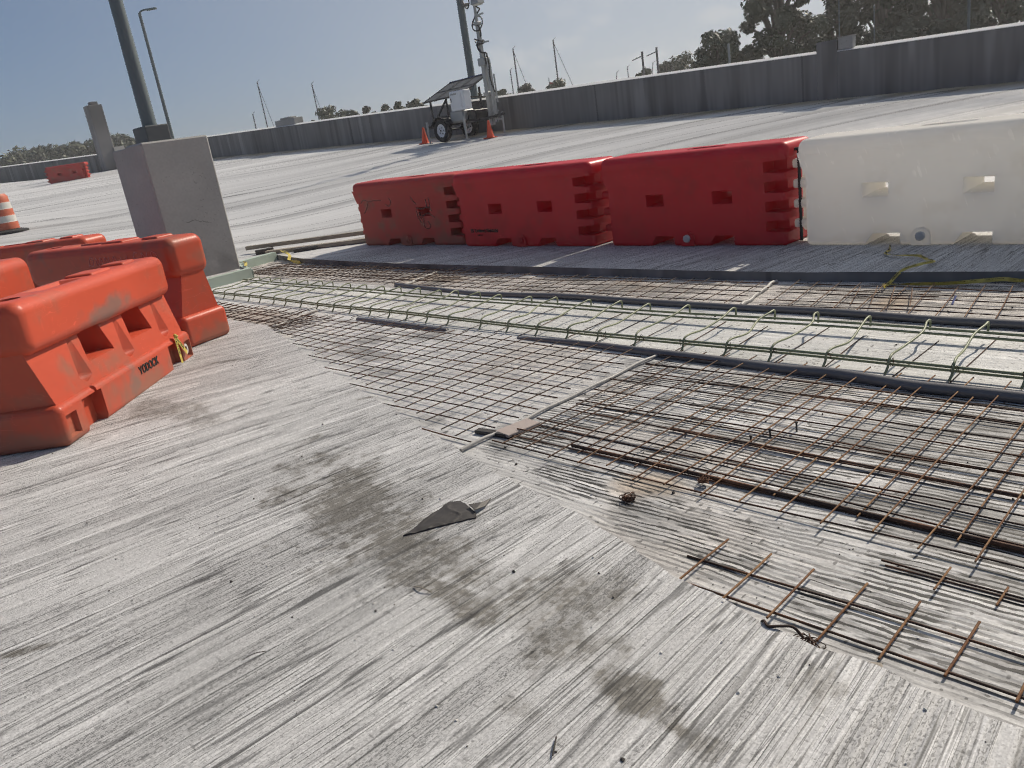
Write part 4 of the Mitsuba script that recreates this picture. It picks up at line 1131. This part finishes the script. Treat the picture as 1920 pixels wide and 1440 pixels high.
# ------------------------------------------------------------------ litter on the slab
db = thing('felt_scrap', 'torn dark sheet of roofing felt lying on the foreground slab', 'debris')
out = [(-2.268, 1.431, .004), (-2.20, 1.55, .006), (-2.128, 1.665, .004), (-2.152, 1.686, .012), (-2.265, 1.715, .016), (-2.299, 1.687, .018), (-2.290, 1.56, .012)]
ctr = np.mean(np.array(out), axis=0) + [0, 0, .006]
v = np.array(out + [tuple(ctr)] + [(x, y, z - .0035) for x, y, z in out] + [(ctr[0], ctr[1], ctr[2] - .0035)]); n = len(out)
f = []
for i in range(n):
    j = (i + 1) % n
    f += [[i, j, n], [n + 1 + j, n + 1 + i, 2 * n + 1], [i, n + 1 + i, n + 1 + j], [i, n + 1 + j, j]]
fm = trimesh.Trimesh(v, f, process=False)
for _ in range(4):
    fm = fm.subdivide()
q_ = fm.vertices * [38, 38, 0]
cre = np.abs(meshkit.noise(q_ * .55 + 3) - .5) * 2
fm.vertices[:, 2] += .005 * (meshkit.fbm(q_ * .8, 3, 4) - .5) + .003 * np.clip(1 - cre * 5, 0, 1) * (fm.vertices[:, 2] > .003)
fm.vertices[:, :2] += (np.stack([meshkit.noise(q_ * 1.4 + 9), meshkit.noise(q_ * 1.4 + 31)], -1) - .5) * .005
part(db, 'sheet', fm, 'm_felt', smooth=35)
fl = [(-2.150, 1.684, .022), (-2.196, 1.695, .028), (-2.175, 1.745, .020), (-2.185, 1.80, .010), (-2.155, 1.74, .010)]
v = np.array(fl + [(x, y, z - .003) for x, y, z in fl]); n = len(fl)
f = [[0, 1, 2], [0, 2, 4], [2, 3, 4], [n, n + 2, n + 1], [n, n + 4, n + 2], [n + 2, n + 4, n + 3]]
for i in range(n):
    j = (i + 1) % n; f += [[i, n + i, n + j], [i, n + j, j]]
part(db, 'curled_flap', trimesh.Trimesh(v, f, process=False), 'm_felt', smooth=False)

single('twig', tube(curve([(-1.14, 1.010, .006), (-1.122, .985, .010), (-1.108, .962, .006)], 8), .0022, 5), 'm_stone', 'dark thin twig on the slab near the lower picture edge', 'twig')
single('twig', tube(curve([(-2.10, .70, .004), (-2.085, .735, .012), (-2.075, .765, .005)], 8), .0014, 5), 'm_stone', 'fine dry stem on the slab in the lower left', 'twig')
single('twig', tube(curve([(-.52, 1.075, .004), (-.49, 1.055, .009), (-.475, 1.04, .004)], 8), .0022, 5), 'm_stone', 'short dark splinter on the slab in the lower right', 'twig')
single('twig', tube(curve([(-1.96, 1.235, .004), (-1.92, 1.237, .012), (-1.88, 1.245, .005)], 8), .0022, 5), 'm_wood', 'small pale stick at the end of the long dark stain', 'twig')


def wire_ball(x, y, z, r, seed, label):
    rr = np.random.default_rng(seed)
    ms_ = []
    for _ in range(26):
        c = np.array([x, y, z]) + rr.normal(0, r * .25, 3) * [1, 1, .5]
        a, b = rr.normal(0, 1, (2, 3)); a /= np.linalg.norm(a); b -= a * (a @ b); b /= np.linalg.norm(b)
        R_ = r * rr.uniform(.4, 1.0); t0 = rr.uniform(0, 6)
        ms_.append(tube([c + R_ * (a * math.cos(t0 + t) + b * math.sin(t0 + t)) * [1, 1, .55] for t in np.linspace(0, rr.uniform(2.5, 5.5), 9)], .0016, 4))
    m = cat(ms_); m.vertices[:, 2] = np.maximum(m.vertices[:, 2], z - r * .6)
    return single('wire_clump', m, 'm_dark_rust_shade', label, 'wire')


wire_ball(-.862, 1.69, -.045, .032, 1, 'rusty ball of tie wire caught at the slab edge in the foreground')
wire_ball(-1.80, 2.16, -.060, .030, 2, 'dark clump of wire and dirt below the large mesh sheet')
wire_ball(-1.62, 2.40, -.050, .020, 3, 'small rusty wire tangle on the lower bars of the large mesh sheet')
wire_ball(-6.0, 2.98, -.055, .06, 5, 'loose dark wire tangle by the curved edge at the left')
single('bent_wire', tube(curve([(-.985, 1.665, -.02), (-.965, 1.655, .006), (-.945, 1.642, .004), (-.915, 1.655, .008), (-.89, 1.672, .004), (-.865, 1.675, -.02)], 20), .0040, 6), 'm_dark_rust_shade', 'bent rusty wire lying across the slab edge beside the wire ball', 'wire')
single('spalled_chip', moved(cbox(-.02, .02, -.012, .012, 0, .014, .004), -.68, 1.665, -.03, .4), 'm_wood', 'small pale chip caught at the slab edge right of the wire ball', 'chip', False)
for i, (x, y, h) in enumerate([(-1.55, 3.02, .03), (-1.62, 2.92, .02), (-1.66, 2.83, .015)]):
    single('bar_chair', cat(tube([(x, y, FLOOR_Z), (x, y, -.05 + h * .6)], .004, 6), lathe([(0, 0), (.007, 0), (.007, .006), (0, .008)], 8, (x, y, -.05 + h * .6))), 'm_black', 'small dark bar support poking up through the large mesh sheet', 'bar chair', 30, 'bar supports in the large mesh sheet')
single('marker_pen', tube([(-1.57, 5.02, -.03), (-1.575, 5.10, .0)], .006, 7), 'm_blue_edge', 'small blue stub standing in the right mesh strip', 'marker')

# grit: small crumbs strewn over slab and pit
gr = []
rg = np.random.default_rng(21)
ico = trimesh.creation.icosphere(0, 1.0)
def crumb(x, y, z, s):
    m = ico.copy(); m.apply_scale(s); m.vertices *= rg.uniform(.5, 1.2, (1, 3)); m.vertices += rg.normal(0, s * .15, m.vertices.shape); m.apply_translation((x, y, z + s * .4)); return m
cnt = 0
while cnt < 900:
    x, y = rg.uniform(-6, .5), rg.uniform(.6, 5.6)
    pt = Point(x, y); ins = recess.contains(pt)
    if not ins and (y > 2.6 or rg.random() > .35): continue
    gr.append(crumb(x, y, FLOOR_Z if ins else 0, min(.0065, .0018 + rg.exponential(.0013)))); cnt += 1
single('grit', cat(gr), 'm_stone', 'dark crumbs of grit strewn over the slab and the pit', 'grit', False, kind='stuff')
gw = []
for _ in range(60):
    x, y = rg.uniform(-3.2, -.3), rg.uniform(.8, 2.2)
    gw.append(crumb(x, y, FLOOR_Z + .0 if recess.contains(Point(x, y)) else 0, rg.uniform(.0025, .005)))
single('pale_grit', cat(gw), 'm_drum_white', 'pale chips strewn over the foreground slab', 'grit', False, kind='stuff')

# ------------------------------------------------------------------ trees and boats beyond the wall
def leaf_cloud(centers, radii, n, size, seed, flat_=.75):
    rr = np.random.default_rng(seed)
    w = np.array(radii) ** 2; w = w / w.sum()
    idx = rr.choice(len(centers), n, p=w)
    d = rr.normal(0, 1, (n, 3)); d /= np.linalg.norm(d, axis=1, keepdims=True)
    R_ = np.array(radii)[idx] * (rr.random(n) ** .35) * rr.uniform(.8, 1.12, n)
    c = np.array(centers)[idx] + d * R_[:, None] * [1, 1, flat_]
    nrm = d + rr.normal(0, .55, (n, 3)) + [0, 0, .35]; nrm /= np.linalg.norm(nrm, axis=1, keepdims=True)
    a = np.cross(nrm, rr.normal(0, 1, (n, 3))); a /= np.linalg.norm(a, axis=1, keepdims=True)
    b = np.cross(nrm, a)
    s = size * rr.uniform(.6, 1.3, (n, 1))
    v = np.stack([c - a * s, c - b * s * .5 + nrm * s * .1, c + a * s, c + b * s * .5 + nrm * s * .1], 1).reshape(-1, 3)
    k = np.arange(n)[:, None] * 4
    f = np.vstack([k + [0, 1, 2], k + [0, 2, 3]])
    return trimesh.Trimesh(v, f, process=False)


def tree(x, y, zb, height, spread, label, seed, leaves=5000, size=.28, nblob=22, mat=0, group=None, crown_from=.25, blob=.26, lean=0.0, cat_='tree'):
    rr = np.random.default_rng(seed)
    k = thing('tree', label, cat_, group)
    top = zb + height
    height = (height - .75 * spread * blob) / .94
    tr_ = curve([(x, y, zb), (x + rr.normal(0, .2), y, zb + height * .3), (x + lean * .5 + rr.normal(0, .3), y, zb + height * .6), (x + lean, y, zb + height * .88)], 16)
    part(k, 'trunk', tube(tr_, np.linspace(height * .028, height * .008, len(tr_)), 9), 'm_bark', smooth=True)
    cen, rad, limbs = [], [], []
    for i in range(nblob):
        t = crown_from + (1 - crown_from) * (i + .5) / nblob
        prof = math.sin(math.pi * min(1, max(.12, (t - crown_from * .6) / (1.06 - crown_from * .6)))) ** .7
        a = i * 2.4 + rr.normal(0, .4); rd = spread * prof * rr.uniform(.35, 1.0)
        c = np.array([x + lean * t + rd * math.cos(a), y + rd * math.sin(a), zb + height * (t * .95)])
        r_ = spread * blob * rr.uniform(.65, 1.35)
        cen.append(c); rad.append(r_)
        base = np.array([np.interp(zb + height * t * .72, tr_[:, 2], tr_[:, j]) for j in (0, 1)] + [zb + height * t * .72])
        limbs.append(tube(curve([base, (base + c) / 2 + [0, 0, .04 * height], c], 8), np.linspace(height * .010, height * .003, len(curve([base, base, c], 8))), 5))
    part(k, 'limb', cat(limbs), 'm_bark', smooth=True, kind='stuff')
    part(k, 'crown', leaf_cloud(cen, rad, leaves, size, seed + 1), f'm_leaf{mat}', smooth=False)
    return k


G3 = 'trees beyond the far wall'
RIGHT = [(-33.4, 55.7, 13.5, 1.9, 'small round tree left of the tall trees, standing apart above the wall', 5200, .20, 26, 0, .66, .36), (-32.2, 57.4, 12.3, 1.6, 'low bushy tree between the round tree and the open tall one', 3600, .20, 20, 2, .66, .34),
         (-30.2, 59.7, 17.6, 3.2, 'tall open tree with ragged boughs and gaps of sky, left of the dense ones', 7000, .22, 34, 0, .56, .24), (-27.5, 62.6, 15.6, 2.1, 'dense dark tree right of the tall open one', 8000, .22, 34, 1, .40, .36),
         (-25.0, 64.5, 17.5, 2.7, 'big dense tree behind the wall, left one of the dark mass at the right', 11000, .24, 44, 1, .30, .34), (-22.4, 67.0, 18.5, 3.4, 'big dense tree behind the wall, middle one of the dark mass at the right', 12000, .26, 46, 1, .25, .32),
         (-18.6, 70.0, 20.0, 4.2, 'big dense tree behind the wall at the right picture edge', 13000, .28, 48, 1, .22, .30), (-29.0, 60.0, 12.2, 2.6, 'low dark thicket at the foot of the tall trees', 6000, .24, 28, 3, .55, .32),
         (-23.6, 61.5, 12.2, 2.6, 'low leafy thicket below the left part of the dark mass of trees', 6000, .24, 30, 3, .50, .32), (-19.5, 62.0, 12.0, 2.8, 'low leafy thicket below the right part of the dark mass of trees', 6000, .24, 30, 3, .50, .32)]
for i, (x, y, h, sp_, lb, nl, sz, nb, mt, cf, bl) in enumerate(RIGHT):
    tree(x, y, -8, h, sp_, lb, 1 + i, nl, sz, nb, mt, G3, cf, bl)
FAR = [(-96.8, 51.6, 13.1, 1.6, 'very low tree top beside the short bare mast at the far left of the boats'), (-91.6, 57.3, 13.4, 1.4, 'small tree top at the foot of the second sailboat stay'), (-90.2, 59.5, 14.9, 2.3, 'spreading tree right of the second sailboat'), (-88.4, 60.9, 13.7, 1.6, 'lower tree top joined to the right of the spreading one'),
       (-86.9, 62.7, 14.0, 1.5, 'small slim tree fourth left of the solar panels'), (-85.5, 64.2, 13.8, 1.0, 'small slim tree third left of the solar panels'), (-84.4, 65.4, 13.9, .9, 'small slim tree second left of the solar panels'), (-83.0, 66.9, 14.0, 1.5, 'small round tree at the left foot of the solar panels'),
       (-77.6, 72.5, 13.6, 1.5, 'tree top showing between the light tower mast and its winch post'), (-75.5, 74.9, 13.6, 1.6, 'small tree just right of the light tower, at two boat masts'), (-73.4, 77.2, 13.8, 1.8, 'small round tree beside the flag, right of the light tower'), (-71.0, 79.9, 13.6, 1.9, 'small tree beyond the wall at the foot of the tallest mast'),
       (-63.5, 88.0, 13.2, 1.3, 'very small tree beside the two short posts'), (-61.7, 90.2, 13.9, 1.4, 'small dark tree just right of the two short posts'), (-60.3, 91.8, 14.4, 2.6, 'low rounded tree at the foot of the clouds, left of the round tree'), (-58.4, 93.0, 13.9, 2.2, 'low rounded tree top just left of the round tree')]
for i, (x, y, h, sp_, lb) in enumerate(FAR):
    tree(x, y, -8, h, sp_, lb, 30 + i, 1700, .28, 14, i % 3, G3, .66, .38)
TL = [(-177.5, 43.6, 17.6, 6.0, 'far tree cut by the left picture edge'), (-175.0, 46.0, 18.3, 5.0, 'second far tree from the left picture edge'), (-172.1, 49.4, 18.6, 5.5, 'third far tree from the left picture edge'), (-169.4, 52.4, 18.2, 5.0, 'fourth far tree from the left picture edge, left of the column'),
      (-167.2, 54.8, 18.3, 4.5, 'far tree standing just behind the corner column'), (-163.0, 59.3, 18.6, 4.5, 'dark rounded far tree just right of the corner column'), (-160.0, 62.0, 17.2, 3.5, 'small far tree left of the lamp pole base'), (-172.0, 41.0, 15.6, 6.0, 'low far thicket above the left wall'),
      (-168.0, 46.0, 15.6, 6.0, 'low far thicket behind the lone red barrier'), (-164.0, 51.0, 15.8, 6.0, 'low far thicket seen beside the foot of the column'), (-160.0, 57.5, 15.8, 5.0, 'low far thicket left of the concrete pier top')]
for i, (x, y, h, sp_, lb) in enumerate(TL):
    tree(x, y, -8, h, sp_, lb, 60 + i, 4200, .50, 26, (1, 0, 3)[i % 3], 'far tree line at the left', .4, .36)


def sailboat(x, y, zt, label, stay=None, lean=(0, 0), hull_=True, r=.10, group='sailboats in the harbour'):
    k = thing('sailboat', label, 'sailboat', group)
    part(k, 'mast', tube([(x, y, -6.6), (x + lean[0], y + lean[1], zt)], [r, r * .7], 8), 'm_sail_mast', smooth=True)
    hl = lathe([(0, 0)], 8) if False else hull([(x + a, y + b, z) for a, b, z in ((-4, 0, -6.6), (4.2, 0, -6.5), (-3.5, 1.3, -6.6), (-3.5, -1.3, -6.6), (1, 1.5, -6.6), (1, -1.5, -6.6), (-3, .6, -7.9), (-3, -.6, -7.9), (2, .4, -7.9), (2, -.4, -7.9))])
    part(k, 'hull', hl, 'm_hull')
    part(k, 'boom', tube([(x, y, -5.6), (x - 3.2, y - .2, -5.5)], .07, 6), 'm_sail_mast')
    if stay:
        part(k, 'stay', tube([(x + lean[0], y + lean[1], zt - .3), (x + stay[0], y + stay[1], -6.4)], .035, 5), 'm_sail_mast')
    part(k, 'masthead', tube([(x + lean[0] - .1, y + lean[1], zt), (x + lean[0] + .3, y + lean[1] + .2, zt + .25)], .03, 5), 'm_sail_mast')
    part(k, 'spreader', tube([(x - .5 + lean[0] * .6, y - .4 + lean[1] * .6, zt * .55 - 3), (x + .5 + lean[0] * .6, y + .4 + lean[1] * .6, zt * .55 - 3)], .03, 5), 'm_sail_mast')


sailboat(-106.5, 59.4, 11.7, 'leftmost tall sailboat mast with its long stay', (2.2, 1.9))
sailboat(-101.2, 64.5, 10.4, 'second tall sailboat mast from the left, beside the spreading tree', (1.8, 1.7))
sailboat(-82.5, 85.2, 10.9, 'tall sailboat mast just right of the light tower', (3.2, 3.0), r=.13)
sailboat(-78.8, 89.4, 11.2, 'tallest sailboat mast with a long stay, right of the light tower', (4.2, 3.9), r=.13)
sailboat(-82.6, 84.2, 8.2, 'short bare mast close left of the tall mast at the light tower')
sailboat(-106.6, 57.7, 7.7, 'short bare mast at the far left of the boats')
sailboat(-76.5, 96, 5.9, 'thin mast leaning right, right of the tallest mast', lean=(1.8, 1.4), r=.07)
sailboat(-72.5, 97, 6.3, 'short upright mast between two leaning ones', r=.08)
sailboat(-71.5, 98, 6.3, 'thin leaning mast left of the low tree', lean=(1.6, 1.4), r=.07)
sailboat(-64.5, 103, 6.4, 'thin short mast above the middle of the wall, left of a pair', r=.06)
sailboat(-62.3, 105, 6.0, 'thin short mast above the middle of the wall, right of a pair', r=.06)
for (x, y, zt, lb) in [(-52.7, 73.2, 6.3, 'short dark post left of the pair beyond the wall'), (-51.6, 74.2, 6.5, 'short dark post with a small arm, right of the pair beyond the wall')]:
    k = thing('post', lb, 'post')
    part(k, 'shaft', tube([(x, y, -8), (x, y, zt)], .11, 8), 'm_sail_mast')
    part(k, 'arm', tube([(x, y, zt - .4), (x - .9, y - .6, zt - .7)], .05, 5), 'm_sail_mast')
for (x, y, zt, lb, r) in [(-26.3, 45.0, 3.8, 'pale grey post in front of the tall open tree', .07), (-20.0, 50.0, 4.6, 'thin pale post above the small box on the wall', .035), (-24.2, 55.0, 5.8, 'thin dark post in front of the dense tree', .04), (-12.1, 40.0, 6.5, 'pale post in front of the dark trees at the right edge', .06)]:
    k = thing('post', lb, 'post')
    part(k, 'shaft', tube([(x, y, -8), (x, y, zt)], r, 8), 'm_galv' if r > .06 else 'm_pole')
    part(k, 'cap', lathe([(r * 1.15, -.05), (r * 1.15, .03), (0, .06)], 10, (x, y, zt)), 'm_galv')
fl_ = thing('flagpole', 'small flagpole with a limp flag beyond the wall beside a small tree', 'flag')
part(fl_, 'pole', tube([(-72.0, 80, -8), (-72.0, 80, 6.0)], .05, 6), 'm_galv')
part(fl_, 'flag', tm(hull([(-72.0 + a, 80 + a * .8, 5.5 + b) for a, b in ((0, 0), (.9, -.25), (.85, -.95), (0, -.75))] + [(-72.0 + a, 80.03 + a * .8, 5.5 + b) for a, b in ((0, 0), (.9, -.25), (.85, -.95), (0, -.75))])), 'm_red_old', smooth=False)

# ------------------------------------------------------------------ the air
scene['air'] = {'type': 'homogeneous', 'albedo': {'type': 'rgb', 'value': [0.95, 0.95, 0.96]}, 'sigma_t': 0.0009, 'phase': {'type': 'hg', 'g': 0.35}}
scene['haze'] = {'type': 'cube', 'to_world': T().translate([0, 0, 2.5]).scale([4100, 4100, 11.5]), 'bsdf': {'type': 'null'}, 'interior': {'type': 'ref', 'id': 'air'}}
labels['haze'] = {'label': 'thin sea haze over the deck and the harbour', 'category': 'haze', 'kind': 'stuff'}
scene['camera']['medium'] = {'type': 'ref', 'id': 'air'}
